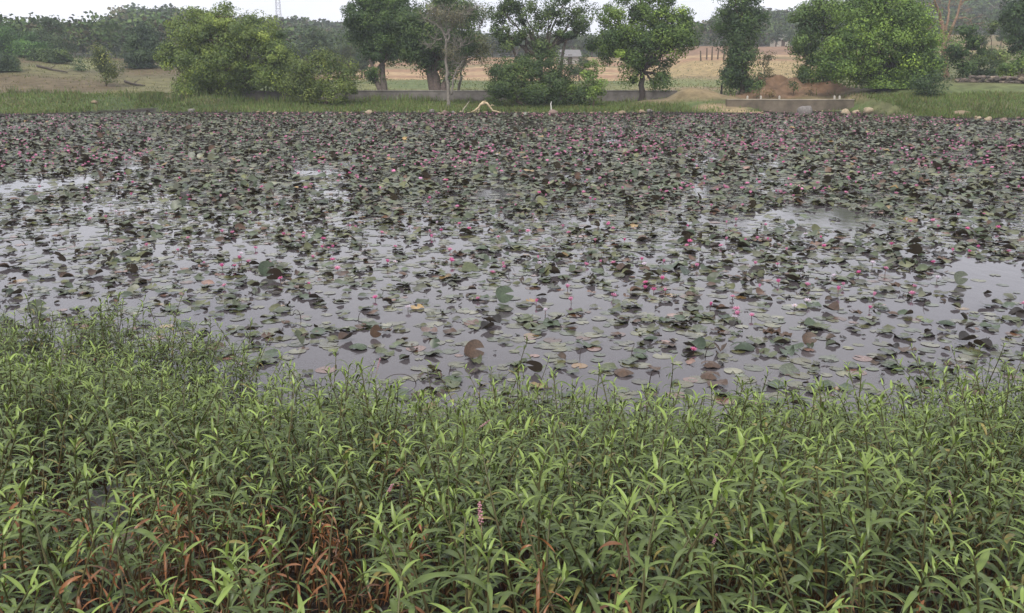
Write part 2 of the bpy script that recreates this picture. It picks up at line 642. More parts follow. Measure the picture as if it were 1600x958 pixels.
# ------------------------------------------------------------------ trees of the far shore
def m_per_px(Y):
    return (Y * CP + 1) / F


def tree(name, label, cat, Y, base, blobs, leaf, col, dens=300, trunk_r=0.2, fork=None, bark=(0.10, 0.075, 0.055), trunks=None,
         clump=0.7, per=55, shell=0.5, group=None, asp=0.6, var=0.22, warm=0.0, depth=0.85, limbs=True, twigs=5, stop=None, up=0.5):
    b = at(base[0], base[1], Y)
    z0 = float(gz(b[0], Y)) - 0.05
    root = empty(name, (b[0], Y, z0))
    tag(root, label, cat, group)
    O = np.array((b[0], Y, z0))
    k = m_per_px(Y)
    col = np.array(col) * np.array((1.10, 1.14, 0.95))
    cb, tb = MB(), MB()
    fk = at(*fork, Y) - O if fork else None
    B = []
    for bl in blobs:
        cx, cy, rx, ry = bl[:4]
        dy = bl[4] if len(bl) > 4 else rng.uniform(-0.35, 0.35) * rx * k
        c = at(cx, cy, Y + dy) - O
        rad = np.array((rx * k, rx * k * depth, ry * k))
        B.append((c, rad))
    if fk is None:
        lo = min(B, key=lambda q: q[0][2])
        fk = np.array((lo[0][0] * 0.5, 0, max(0.35, (lo[0][2] - lo[1][2] * 0.5) * 0.8)))
    tp = bend_line((0, 0, -0.3), fk, 6, 0.04)
    tube(tb, tp, np.linspace(trunk_r * 1.25, trunk_r * 0.85, 6), bark, 8, rough=0.25)
    for tr in (trunks or []):
        e = at(tr[0], tr[1], Y) - O
        s_ = np.array((tr[2] * k if len(tr) > 2 else 0.1, rng.uniform(-0.2, 0.2), -0.3))
        tube(tb, bend_line(s_, e, 6, 0.05), np.linspace(trunk_r, trunk_r * 0.5, 6), bark, 7, rough=0.25)
    for c, rad in B:
        n = int(2.1 * dens * math.pi * rad[0] * rad[2])
        cc = foliage(cb, c, rad, n, leaf * 1.02, col, clump * 1.2, per * 3.6, max(shell, 0.55), asp, up=up, var=var * 1.25, zmin=0.15, warm=warm)
        if limbs:
            tube(tb, bend_line(fk, c, 6, 0.07, 0.04), np.linspace(trunk_r * 0.6, trunk_r * 0.15, 6), bark, 6, rough=0.2)
            for q in cc[rng.integers(0, len(cc), twigs)]:
                s0 = fk + (c - fk) * rng.uniform(0.5, 1)
                tube(tb, bend_line(s0, q, 4, 0.08), np.linspace(trunk_r * 0.25, trunk_r * 0.06, 4), bark, 4, cap=False)
    tb.build("trunk", M_bark, root, smooth=True)
    cb.build("crown", M_tree, root)
    return root


OL = (0.115, 0.160, 0.045)     # olive yellow green
MG = (0.075, 0.125, 0.038)      # mid green
DG = (0.045, 0.078, 0.030)      # dark green
BG_ = (0.11, 0.175, 0.045)      # bright green
GG = (0.06, 0.085, 0.045)      # greyed green

TL = 0.17
tree("broad_tree", "broad layered green tree on the brown slope, its crown cut by the picture's left edge", "tree", 118, (18, 128),
     [(0, 62, 38, 26), (38, 78, 24, 26), (10, 98, 34, 22), (55, 92, 18, 24), (-25, 75, 30, 35)], 0.24, (0.07, 0.135, 0.04), 230, 0.3, clump=1.1, per=80, var=0.3, up=1.0)
tree("umbrella_tree", "dark tree with flat-topped airy crown poking above the hill trees", "tree", 135, (82, 118),
     [(76, 33, 17, 7), (92, 42, 13, 6), (72, 55, 20, 10), (88, 70, 22, 18), (70, 82, 18, 18)], 0.24, (0.045, 0.07, 0.035), 150, 0.25, clump=0.9, per=70)
tree("shore_bush", "dark rounded bush low on the slope under the broad layered tree", "bush", 98, (12, 138), [(5, 108, 16, 22), (22, 125, 14, 12), (-18, 112, 20, 22)], 0.2, (0.045, 0.07, 0.038), 260, 0.12)
tree("slope_bush", "green bush on the brown slope just below the umbrella-topped tree", "bush", 112, (92, 118), [(82, 96, 20, 14), (100, 92, 12, 12), (62, 104, 16, 14)], 0.2, (0.06, 0.09, 0.036), 240, 0.12)
tree("dwarf_shrub", "tiny lone dark shrub on the bare brown slope", "shrub", 104, (129, 128), [(128, 117, 7, 8)], 0.15, DG, 330, 0.05)
tree("young_tree", "young olive green tree with narrow foot standing alone before the brown slope", "tree", 92, (165, 133),
     [(162, 84, 13, 14), (160, 100, 11, 12), (172, 110, 13, 9), (166, 119, 7, 8)], 0.17, (0.085, 0.105, 0.04), 330, 0.1)
tree("slope_tree", "dark bluish green upright tree beside the gap before the big olive tree", "tree", 112, (232, 124),
     [(222, 62, 22, 22), (220, 84, 25, 20), (226, 104, 22, 17), (236, 76, 18, 22)], 0.2, (0.04, 0.066, 0.036), 330, 0.25)
tree("hedge_shrub", "low dark shrub between the upright bluish tree and the big olive tree", "shrub", 118, (262, 121), [(262, 108, 13, 12), (274, 104, 9, 12)], 0.2, DG, 240, 0.1)
tree("olive_tree", "largest yellow-olive tree, domed and leafy to the ground, on the left shore", "tree", 79, (340, 160),
     [(335, 24, 34, 24), (300, 52, 42, 26), (350, 58, 58, 30), (400, 56, 45, 28), (290, 86, 38, 26), (425, 88, 34, 30), (350, 100, 50, 30), (315, 118, 42, 28), (405, 118, 44, 26),
      (300, 138, 26, 16), (340, 140, 30, 18), (440, 120, 22, 30), (380, 145, 30, 14)], TL, OL, 300, 0.45, clump=0.75, per=70, var=0.2, warm=0.1)
tree("olive_bush", "wide olive bush at the shore between the domed olive tree and the concrete wall", "bush", 75, (500, 160),
     [(470, 112, 26, 24), (508, 100, 26, 24), (538, 118, 22, 24), (485, 138, 34, 20), (530, 142, 28, 18), (455, 135, 22, 22)], 0.15, (0.105, 0.135, 0.038), 330, 0.16, clump=0.6, per=60)
tree("dark_tree", "tall dark green tree with bare forked grey trunk behind the concrete wall", "tree", 84, (600, 141),
     [(575, 20, 40, 26), (560, 42, 22, 22), (600, 50, 40, 30), (630, 28, 34, 22), (590, 78, 30, 20), (632, 70, 28, 28), (600, 0, 40, 18), (582, 118, 9, 16)], TL, (0.05, 0.085, 0.03), 420, 0.28,
     fork=(597, 100), bark=(0.16, 0.13, 0.11), trunks=[(578, 92, -2)], clump=0.7)
tree("leaning_tree", "large dark tree with thick leaning double trunk behind the bare pale tree", "tree", 82, (688, 141),
     [(650, 40, 34, 26), (690, 26, 36, 26), (722, 20, 24, 26), (655, 70, 30, 26), (690, 62, 30, 30), (660, 95, 20, 16), (700, 100, 18, 22), (725, 66, 22, 20), (700, -5, 40, 16)], TL, (0.058, 0.092, 0.032), 330, 0.42,
     fork=(676, 112), bark=(0.13, 0.10, 0.085), trunks=[(700, 100, 6), (668, 95, -8)], clump=0.7)
tree("misty_tree", "hazy olive tree with thin drooping twigs right of the bare pale tree", "tree", 88, (716, 140),
     [(735, 68, 24, 22), (742, 28, 16, 9), (750, 84, 16, 18), (722, 96, 18, 16), (757, 20, 8, 6)], 0.15, (0.10, 0.105, 0.055), 210, 0.12, fork=(722, 105), bark=(0.2, 0.17, 0.14))
tree("airy_tree", "tall airy tree with sky showing through, over the dense shore thicket", "tree", 76, (845, 165),
     [(785, 14, 22, 16), (775, 42, 20, 16), (822, 22, 26, 20), (866, 20, 26, 18), (905, 22, 22, 20), (840, 52, 30, 16), (885, 48, 28, 14), (800, 64, 22, 16), (850, 80, 26, 16), (912, 45, 14, 10),
      (800, 0, 22, 10), (890, -4, 30, 12)], 0.16, (0.06, 0.09, 0.035), 230, 0.2, fork=(845, 95), bark=(0.09, 0.075, 0.06), trunks=[(800, 70, -14), (885, 62, 10), (822, 60, -6)], clump=0.55, per=45, shell=0.3)
tree("shore_thicket", "dense dark green thicket overhanging the far shore in mid-pond view", "thicket", 73.5, (845, 170),
     [(795, 112, 28, 26), (835, 105, 32, 24), (872, 118, 28, 26), (800, 140, 34, 22), (850, 142, 38, 22), (900, 146, 26, 18), (780, 130, 16, 24), (770, 148, 10, 14)], 0.15, (0.062, 0.095, 0.033), 380, 0.16, clump=0.6)
tree("bright_bush", "bright yellow-green bush at the right end of the dark shore thicket", "bush", 72.5, (926, 160),
     [(926, 108, 15, 14), (924, 128, 17, 16), (930, 148, 14, 10)], 0.15, (0.13, 0.19, 0.05), 330, 0.07, clump=0.45)
tree("spreading_tree", "spreading bright green tree with a dark straight trunk above the sandy mound", "tree", 78, (1003, 155),
     [(965, 30, 34, 24), (1005, 14, 40, 26), (1045, 28, 34, 26), (945, 70, 24, 22), (960, 62, 36, 20), (1068, 60, 20, 18), (1010, 56, 42, 24), (1055, 52, 32, 22), (975, 88, 34, 20), (1035, 86, 32, 22), (1002, 100, 22, 12), (985, 124, 12, 10),
      (1040, 122, 15, 14), (1020, 128, 10, 8), (1000, -8, 46, 14)], TL, (0.085, 0.135, 0.035), 260, 0.24, fork=(1003, 112), bark=(0.05, 0.04, 0.035), clump=0.65, warm=0.05)
tree("pillar_tree", "dense dark pillar-shaped tree before the dry right-hand fields", "tree", 79, (1158, 152),
     [(1150, 14, 30, 14), (1140, 34, 28, 18), (1172, 34, 26, 22), (1150, 60, 28, 18), (1160, 84, 26, 18), (1152, 108, 28, 18), (1165, 130, 24, 16), (1140, 128, 16, 16), (1160, -6, 28, 12)], TL, (0.05, 0.083, 0.032), 330, 0.3, clump=0.65)
tree("thin_shrub", "thin grey-brown twiggy shrub leaning beside the dark pillar tree", "shrub", 80, (1190, 150),
     [(1196, 96, 16, 18), (1202, 120, 12, 14)], 0.12, (0.11, 0.10, 0.055), 130, 0.06, bark=(0.15, 0.12, 0.09), clump=0.5)
tree("drooping_tree", "feathery green tree drooping over the red earth bank", "tree", 80, (1280, 150),
     [(1262, 28, 30, 22), (1290, 12, 30, 22), (1258, 58, 26, 22), (1290, 48, 28, 24), (1268, 88, 26, 22), (1262, 118, 20, 22), (1300, 84, 24, 22), (1300, 120, 16, 16), (1290, 108, 16, 16)], TL, (0.075, 0.118, 0.038), 300, 0.22, clump=0.6)
tree("great_tree", "widest bright green spreading tree on the right shore, dark trunk hidden below", "tree", 74, (1384, 168),
     [(1345, 24, 40, 26), (1395, 20, 42, 28), (1430, 40, 28, 26), (1330, 58, 40, 26), (1385, 58, 46, 28), (1425, 78, 32, 26), (1335, 92, 38, 24), (1392, 98, 40, 26), (1330, 116, 26, 18), (1305, 92, 18, 20),
      (1440, 108, 26, 22), (1375, 140, 26, 20), (1400, 150, 24, 14), (1420, 130, 26, 20), (1388, 135, 18, 26), (1380, -6, 50, 14), (1450, 60, 16, 18), (1305, 112, 20, 16)], TL, (0.10, 0.16, 0.040), 320, 0.4, fork=(1384, 128), bark=(0.04, 0.035, 0.03), clump=0.7, warm=0.05)
tree("waterside_shrub", "small dark shrub with a pale twig, standing right of the widest tree", "shrub", 69, (1448, 160), [(1448, 142, 16, 14), (1462, 128, 12, 14), (1435, 128, 12, 14)], 0.14, (0.04, 0.066, 0.03), 320, 0.06)
for nm, lb, Y, bs, bl, cl in [
    ("hill_shrub", "dark round-leaved shrub just left of the tall bare brown trunk", 82, (1455, 128), [(1450, 68, 18, 16), (1440, 90, 16, 14), (1462, 95, 14, 18)], (0.045, 0.08, 0.03)),
    ("hill_shrub", "bushy green shrub just right of the tall bare brown trunk", 82, (1505, 128), [(1512, 55, 14, 14), (1500, 78, 18, 16), (1525, 72, 14, 14), (1505, 105, 18, 16)], (0.06, 0.10, 0.035)),
    ("hill_shrub", "pale feathery shrub on the slope below the right-hand hill", 96, (1545, 108), [(1545, 44, 12, 8), (1540, 84, 22, 14), (1562, 92, 18, 14)], (0.09, 0.125, 0.045)),
    ("hill_shrub", "low dark shrub above the dark rubble wall", 84, (1535, 125), [(1530, 108, 18, 14), (1548, 112, 10, 10)], (0.045, 0.07, 0.03)),
    ("hill_shrub", "yellow-green shrub above the rubble wall at the right edge", 80, (1585, 125), [(1580, 104, 22, 12), (1605, 98, 18, 16), (1572, 112, 12, 8)], (0.11, 0.16, 0.04)),
]:
    tree(nm, lb, "shrub", Y, bs, bl, 0.2, cl, 230, 0.09, clump=0.55, group="shrubs on the right slope")
tree("edge_tree", "dark dense tree cut by the picture's right edge", "tree", 86, (1596, 122),
     [(1592, 18, 26, 20), (1612, 40, 30, 24), (1585, 50, 16, 16), (1605, 70, 22, 16), (1620, 10, 30, 30)], 0.22, (0.04, 0.07, 0.028), 260, 0.3)


for px, py, lb in ((1204, 146, "small dry brown shrub at the left foot of the red earth bank"), (1238, 132, "small green shrub on the shoulder of the red earth bank"), (1262, 148, "small dry brown shrub right of the red earth bank"), (1180, 140, "low green shrub squeezed between pillar tree and red bank")):
    tree("bank_shrub", lb, "shrub", 76.5, (px, py + 6), [(px, py, 7, 6), (px + 6, py + 2, 6, 5)], 0.12, (0.12, 0.09, 0.05) if "brown" in lb else (0.07, 0.10, 0.035), 200, 0.04, clump=0.4, group="shrubs on the red bank")
# bare trees --------------------------------------------------------
def bare_tree(name, label, Y, base, paths, bark, twig_n, twig_len, haze_leaf=None):
    b = at(*base, Y)
    z0 = float(gz(b[0], Y)) - 0.05
    O = np.array((b[0], Y, z0))
    root = empty(name, O)
    tag(root, label, "tree")
    k = m_per_px(Y)
    tb, wb_ = MB(), MB()
    for pi, (pts, r0, r1) in enumerate(paths):
        P = np.array([at(a, b_, Y) - O for a, b_ in pts])
        P[:, 1] += np.cumsum(rng.normal(0, 0.15, len(P))) * (pi > 0)
        if pi == 0:
            P[0, 2] = -0.3
        s = np.linspace(0, len(P) - 1, len(P) * 4)
        Q = np.stack([np.interp(s, np.arange(len(P)), P[:, j]) for j in range(3)], 1)
        Q[1:-1] += rng.normal(0, 0.03, (len(Q) - 2, 3))
        tube(tb if pi == 0 else wb_, Q, np.linspace(r0, r1, len(Q)), bark, 7, rough=0.2)
        if pi:
            for _ in range(twig_n):
                j = rng.integers(len(Q) // 3, len(Q))
                d = rng.normal(size=3)
                d[2] = abs(d[2]) * 0.7
                d /= np.linalg.norm(d)
                e = Q[j] + d * twig_len * rng.uniform(0.4, 1.2)
                L_ = bend_line(Q[j], e, 5, 0.12)
                tube(wb_, L_, np.linspace(0.022, 0.008, 5), bark, 4, cap=False)
                for _k in range(3):
                    d2 = d + rng.normal(0, 0.7, 3)
                    tube(wb_, bend_line(L_[2], L_[2] + d2 * twig_len * 0.5, 4, 0.12), np.linspace(0.012, 0.006, 4), bark, 3, cap=False)
    tb.build("trunk", M_bark, root, smooth=True)
    wb_.build("branches", M_bark, root, smooth=True)
    if haze_leaf:
        cb = MB()
        for cx, cy, rx, ry in haze_leaf[0]:
            foliage(cb, at(cx, cy, Y) - O, (rx * k, rx * k, ry * k), haze_leaf[1], 0.13, haze_leaf[2], clump=0.7, per=25, shell=0.2)
        cb.build("crown", M_tree, root)
    return root


bare_tree("bare_tree", "nearly leafless pale grey tree with thin trunk forking high, before the leaning tree", 73, (700, 152),
          [([(702, 152), (699, 120), (697, 90), (697, 56)], 0.15, 0.09),
           ([(697, 60), (690, 46), (680, 36), (664, 28)], 0.10, 0.03), ([(697, 56), (706, 42), (714, 30), (722, 20)], 0.10, 0.03),
           ([(699, 66), (703, 58), (699, 50), (698, 30), (703, 12)], 0.09, 0.03), ([(690, 46), (684, 26), (676, 14)], 0.06, 0.02), ([(714, 30), (726, 24), (738, 14)], 0.05, 0.02),
           ([(700, 88), (712, 78), (724, 70)], 0.05, 0.02), ([(690, 60), (680, 64), (672, 76)], 0.05, 0.02),
           ([(706, 148), (708, 125), (714, 108), (724, 94)], 0.09, 0.03)],
          (0.23, 0.205, 0.175), 16, 1.0, ([(690, 24, 28, 16), (715, 30, 20, 16), (706, 80, 16, 22)], 1500, (0.13, 0.13, 0.08)))
bare_tree("bare_trunk_tree", "tall bare brown tree with forked leafless branches near the right edge", 86, (1477, 134),
          [([(1478, 134), (1477, 105), (1475, 75), (1474, 50), (1471, 32)], 0.30, 0.2),
           ([(1471, 34), (1466, 18), (1458, 4), (1456, -15)], 0.16, 0.08), ([(1475, 50), (1480, 28), (1484, 8), (1487, -12)], 0.12, 0.05),
           ([(1476, 70), (1490, 42), (1500, 20), (1506, -2), (1510, -15)], 0.15, 0.07), ([(1463, 14), (1452, 5), (1440, 9), (1430, 12)], 0.06, 0.025),
           ([(1497, 30), (1508, 27), (1516, 32), (1522, 42)], 0.06, 0.02), ([(1467, 32), (1456, 40), (1446, 50)], 0.06, 0.02),
           ([(1503, 8), (1510, 0), (1522, -4)], 0.05, 0.02)],
          (0.24, 0.16, 0.11), 6, 1.3, ([(1484, 50, 16, 20), (1490, 70, 16, 14)], 420, (0.12, 0.13, 0.05)))

# distant individual trees --------------------------------------------------------
def proto_crown(seed, col, tall):
    r0 = empty("distant_tree", (0, 0, 0))
    cb, tb = MB(), MB()
    tube(tb, bend_line((0, 0, -0.5), (0, 0, 2.4), 4, 0.04), np.linspace(0.28, 0.18, 4), (0.09, 0.07, 0.055), 6)
    for _ in range(7):
        c = rng.normal(0, 1.3, 3) + np.array((0, 0, 4.2 * tall))
        rad = np.array((1.9, 1.9, 1.6)) * rng.uniform(0.7, 1.2)
        foliage(cb, c, rad, 800, 0.34, col, clump=0.8, per=50, zmin=0.5)
        tube(tb, bend_line((0, 0, 2.2), c, 4, 0.06), np.linspace(0.14, 0.05, 4), (0.09, 0.07, 0.055), 5)
    tb.build("trunk", M_bark, r0, smooth=True)
    cb.build("crown", M_tree, r0)
    return r0


protos = [proto_crown(1, (0.055, 0.085, 0.038), 1.0), proto_crown(2, (0.075, 0.105, 0.04), 0.9), proto_crown(3, (0.045, 0.07, 0.036), 1.1)]
looks = ["mid green distant tree", "pale olive distant tree", "dark green distant tree"]
spots = [  # px, top y, base y, Y, kind
    (120, 84, 106, 150, 0, "at the foot of the left hill"), (132, 78, 102, 165, 2, "at the foot of the left hill"), (148, 66, 100, 170, 0, "at the foot of the left hill"), (182, 78, 104, 150, 2, "at the foot of the left hill"), (196, 84, 106, 140, 1, "at the foot of the left hill"),
    (262, 72, 100, 160, 2, "at the foot of the left hill"), (40, 38, 95, 190, 2, "on the left hill"), (112, 50, 92, 200, 0, "on the left hill"), (165, 40, 85, 215, 0, "on the left hill"), (205, 20, 80, 235, 2, "on the left hill"),
    (228, 22, 80, 240, 2, "on the left hill"), (262, 24, 82, 235, 0, "on the left hill"), (392, 60, 100, 150, 1, "before the mast hill"),
    (455, 62, 100, 160, 2, "before the mast hill"), (486, 55, 105, 140, 0, "before the mast hill"), (515, 60, 105, 150, 0, "before the mast hill"), (545, 66, 108, 150, 1, "before the mast hill"), (565, 78, 112, 140, 2, "behind the dark forked tree"),
    (615, 80, 106, 190, 2, "behind the dark forked tree"), (640, 76, 100, 200, 0, "behind the dark forked tree"), (668, 72, 98, 210, 2, "behind the leaning tree"), (745, 58, 90, 230, 0, "behind the leaning tree"), (770, 50, 88, 225, 2, "along the field's far edge"),
    (808, 60, 86, 235, 0, "along the field's far edge"), (842, 55, 86, 240, 2, "along the field's far edge"), (895, 55, 86, 240, 0, "along the field's far edge"), (925, 52, 84, 235, 2, "along the field's far edge"), (962, 55, 84, 240, 0, "along the field's far edge"),
    (1062, 30, 80, 230, 0, "along the field's far edge"), (1090, 50, 78, 240, 1, "along the field's far edge"), (1212, 42, 78, 215, 2, "along the field's far edge"), (1232, 50, 82, 200, 0, "along the field's far edge"), (1310, 60, 84, 180, 2, "behind the drooping tree"),
    (905, 92, 112, 120, 1, "in the brown field"), (1445, 40, 100, 140, 2, "under the right-hand hill"), (1560, 56, 100, 130, 0, "under the right-hand hill"), (1530, 68, 104, 125, 1, "under the right-hand hill")]
items = []
used = set()
for px, ty, by, Y, kd, where in spots:
    o = protos[kd] if kd not in used else copy_tree(protos[kd])
    used.add(kd)
    b = at(px, by, Y)
    z = float(gz(b[0], Y))
    topz = at(px, ty, Y)[2]
    h = max(topz - z, 2.0)
    s = h / (6.4 if kd != 2 else 7.0)
    o.location = (b[0], Y, z)
    o.scale = (s * random.uniform(0.85, 1.1), s * random.uniform(0.85, 1.1), s)
    o.rotation_euler = (0, 0, random.uniform(0, 6.28))
    tag(o, None, "tree", "distant trees beyond the pond")
    items.append((o, looks[kd], where, px))
label_items(items)

# far wooded hills: one mass --------------------------------------------------------
wd = MB()
NT = 6500
uu = rng.uniform(-0.72, 0.72, NT)
y0w = np.interp(uu, [-0.6, -0.3, -0.24, -0.17, -0.13], [140, 145, 160, 180, 238])
yy = y0w + (488 - y0w) * rng.random(NT) ** 0.9
rx_ = uu * yy
zz = gz(rx_, yy)
Pn, tn = [], []
per = 46
cent = np.repeat(np.stack((rx_, yy, zz + 3.2), 1), per, 0)
rs = np.repeat(rng.uniform(1.3, 4.0, NT), per)
cent[:, 2] += np.repeat(rng.normal(0, 0.9, NT), per)
d = rng.normal(size=(NT * per, 3))
d /= np.linalg.norm(d, axis=1, keepdims=True)
P = cent + d * rs[:, None] * np.array((1, 1, 0.8)) * (0.55 + 0.45 * rng.random((NT * per, 1)))
V, Fq = leaf_cards(P, np.repeat(0.35 + 1.25 * (yy / 450), per)[:, None], 0.8, 0.7)
tcol = np.array(((0.055, 0.092, 0.03), (0.08, 0.115, 0.038), (0.09, 0.085, 0.05), (0.04, 0.062, 0.028)))[rng.integers(0, 4, NT)]
tcol = np.repeat(tcol * np.exp(0.2 * rng.normal(size=(NT, 1))), per, 0) * np.exp(0.15 * rng.normal(size=(NT * per, 1)))
wd.add(V, Fq, np.repeat(tcol, 4, 0))
tag(wd.build("woodland", M_far), "hazy wooded hills of mixed scrub trees behind the fields", kind="stuff")

# ------------------------------------------------------------------ grass of the far bank
def grass_patch(name, label, n, fX, hmin, hmax, cols_, wid=0.05):
    X, Y, w = fX(n)
    keep = w > rng.random(len(X))
    X, Y = X[keep], Y[keep]
    n = len(X)
    Z = gz(X, Y)
    h = rng.uniform(hmin, hmax, n) * (0.6 + 0.8 * vnoise(X, Y, 2.2, 41))
    h = h * (1 + 1.6 * (vnoise(X, Y, 0.9, 45) > 0.55) * (Y > 76.5) * (Y < 79.2))
    a = rng.uniform(0, np.pi, n)
    lx, ly = rng.normal(0, 0.25, n) * h, rng.normal(0, 0.25, n) * h
    dx, dy = np.cos(a) * wid, np.sin(a) * wid
    V = np.stack((np.stack((X - dx, Y - dy, Z - 0.03), 1), np.stack((X + dx, Y + dy, Z - 0.03), 1), np.stack((X + lx, Y + ly, Z + h), 1)), 1)
    cc = np.array(cols_)[rng.integers(0, len(cols_), n)] * np.exp(0.2 * rng.normal(size=(n, 1))) * (0.75 + 0.5 * vnoise(X, Y, 3.0, 42))[:, None]
    mb = MB().add(V.reshape(-1, 3), np.arange(3 * n).reshape(n, 3), np.repeat(cc, 3, 0))
    return tag(mb.build(name, M_grass), label, kind="stuff")


def bank(n):
    uu_ = rng.uniform(-0.66, 0.66, n)
    tt = rng.uniform(-0.2, 12, n)
    X = uu_ * 70
    Y = far_shore(X) + tt
    for _ in range(2):
        X = uu_ * Y
        Y = far_shore(X) + tt
    w = 0.45 + 0.55 * sst(0.3, 1.2, tt) * (0.5 + 0.5 * sst(0.35, 0.6, vnoise(X, Y, 3.0, 43)))
    w = w * (1 - (X > 14) * (X < 26.5) * sst(1.0, 2.0, tt) * 0.85)
    w = w * np.where((X > 16) & (X < 28), 0.25, 1.0) * (1 - np.exp(-((X + 30) / 2.5) ** 2) * (tt < 1))
    return X, Y, w


grass_patch("bank_grass", "rough green grass along the far bank of the pond", 70000, bank, 0.10, 0.32, [(0.12, 0.17, 0.045), (0.10, 0.145, 0.04), (0.15, 0.15, 0.06)], 0.045)


def meadow(n):
    uu_ = rng.uniform(-0.66, 0.5, n)
    Y = 80 + 60 * rng.random(n) ** 1.3
    X = uu_ * Y
    return X, Y, 0.3 + 0.7 * sst(0.45, 0.65, vnoise(X, Y, 6, 44))


grass_patch("meadow_grass", "short green and dry grass on the meadow beyond the wall", 30000, meadow, 0.06, 0.2, [(0.10, 0.13, 0.045), (0.16, 0.15, 0.06)], 0.06)

# ------------------------------------------------------------------ walls, posts, rocks of the far shore
def wall_run(name, label, p0, p1, Y0, Y1, zt0, zt1, thick, col, capcol, caph=0.07, base=-0.4):
    A, B_ = at(p0, 140, Y0), at(p1, 140, Y1)
    L_ = math.hypot(B_[0] - A[0], B_[1] - A[1])
    rz = math.atan2(B_[1] - A[1], B_[0] - A[0])
    root = empty(name, ((A[0] + B_[0]) / 2, (A[1] + B_[1]) / 2, base), rz)
    tag(root, label, "wall")
    n = 40
    for part, mat, zlo, zhi, th, c in (("wall_body", M_conc, 0.0, -caph, thick, col), ("coping", M_conc, -caph + 0.003, 0.0, thick + 0.08, capcol)):
        mb = MB()
        xs = np.linspace(-L_ / 2, L_ / 2, n)
        top = np.linspace(zt0, zt1, n) - base + 0.03 * (vnoise(xs, xs * 0, 2, 51) - 0.5)
        lo = np.zeros(n) if part == "wall_body" else top + zlo
        hi = top + zhi
        V = np.concatenate([np.stack((xs, np.full(n, sy * th / 2), zz_), 1) for sy in (-1, 1) for zz_ in (lo, hi)])
        i = np.arange(n)
        a, b, c_, d_ = i, i + n, i + 2 * n, i + 3 * n
        q = [np.stack((a[:-1], a[1:], b[1:], b[:-1]), 1), np.stack((b[:-1], b[1:], d_[1:], d_[:-1]), 1), np.stack((c_[1:], c_[:-1], d_[:-1], d_[1:]), 1),
             np.array([(a[0], b[0], d_[0], c_[0]), (a[-1], c_[-1], d_[-1], b[-1])])]
        cc = np.array(c) * (0.8 + 0.4 * vnoise(V[:, 0], V[:, 2], 1.1, 52))[:, None]
        mb.add(V, q, cc)
        mb.build(part, mat, root)
    return root


wall_run("concrete_wall", "long low grey concrete wall running behind the bare pale tree", 352, 1058, 79.5, 78.5, at(560, 141.5, 79.3)[2], at(1050, 141, 78.5)[2], 0.45, (0.15, 0.135, 0.12), (0.20, 0.185, 0.16))
wall_run("weir_wall", "low brown weir wall with pale coping at the water beside the sandy spit", 1136, 1335, 71.5, 71.0, at(1140, 155, 71.5)[2], at(1330, 155, 71)[2], 0.6, (0.14, 0.115, 0.085), (0.30, 0.26, 0.20), 0.06)
items = []
for px in (1168, 1189, 1218, 1394 - 90, 1312):
    q = at(px, 150, 71.3)
    z = at(px, 155, 71.3)[2]
    mb = MB()
    box(mb, (0, 0, 0.11), (0.13, 0.13, 0.24), (0.38, 0.35, 0.30))
    V = np.array([(-.065, -.065, .23), (.065, -.065, .23), (.065, .065, .23), (-.065, .065, .23), (0, 0, .29)])
    mb.add(V, np.array([(0, 1, 4), (1, 2, 4), (2, 3, 4), (3, 0, 4)]), (0.38, 0.35, 0.30))
    o = mb.build("marker_stub", M_plain, loc=(q[0], 71.3, z - 0.01))
    tag(o, None, "post", "marker stubs on the weir wall")
    items.append((o, "small whitish stub", "standing on the brown weir wall", px))
label_items(items)

rock_t = []
for s in range(6):
    V, Fr = rock_arrays(100 + s)
    rock_t.append((V, Fr))
rock_meshes = {}
rock_cols = {"tan": (0.23, 0.175, 0.115), "grey": (0.17, 0.155, 0.145), "pinkish": (0.21, 0.15, 0.125), "cream": (0.33, 0.265, 0.18)}
for s in range(6):
    for cn, cc in rock_cols.items():
        V, Fr = rock_t[s]
        rock_meshes[(s, cn)] = MB().add(V, Fr, np.array(cc) * (0.85 + 0.3 * rng.random((len(V), 1)))).mesh("shore_rock", True, M_rock)
items = []


def put_rock(px, Y, sz, cn, zoff=0.0, flat=0.65, where=None, look=None):
    q = at(px, 178, Y)
    s = random.randrange(6)
    o = bpy.data.objects.new("shore_rock", rock_meshes[(s, cn)])
    COL.objects.link(o)
    o.location = (q[0], Y, max(float(gz(q[0], Y)), -0.05) + sz * flat * 0.35 + zoff)
    o.scale = (sz * random.uniform(0.8, 1.3), sz * random.uniform(0.7, 1.1), sz * flat)
    o.rotation_euler = (random.uniform(-0.2, 0.2), random.uniform(-0.2, 0.2), random.uniform(0, 6.28))
    tag(o, None, "rock", "rocks along the far waterline")
    items.append((o, look or f"{cn} {'larger' if sz > 0.34 else 'small'} rock", where or "at the far waterline", px))
    return o


for px in np.concatenate((np.linspace(418, 770, 34), np.linspace(790, 1060, 26), np.linspace(1190, 1330, 16), np.linspace(1400, 1600, 28), np.linspace(60, 400, 8))):
    px = px + rng.uniform(-9, 9)
    q = on_z(px, 178)
    Ys = float(far_shore(q[0] * 1.0))
    wh = ("below the olive bushes" if px < 560 else "before the bare pale tree" if px < 735 else "below the dark thicket" if px < 935 else "below the spreading tree" if px < 1100 else
          "before the weir wall" if px < 1345 else "before the right bank grass")
    if px < 300:
        wh = "along the left grass bank"
    put_rock(px, Ys + rng.uniform(-0.5, 0.5), rng.choice((0.09, 0.13, 0.18, 0.3), p=(0.35, 0.35, 0.22, 0.08)), random.choice(list(rock_cols)), where=wh)
put_rock(1256, 68.2, 0.75, "grey", where="in the shallows before the weir wall", look="big rounded grey boulder", flat=0.8)
put_rock(1322, 68.0, 0.55, "cream", where="in the shallows right of the weir wall", look="big cream boulder")
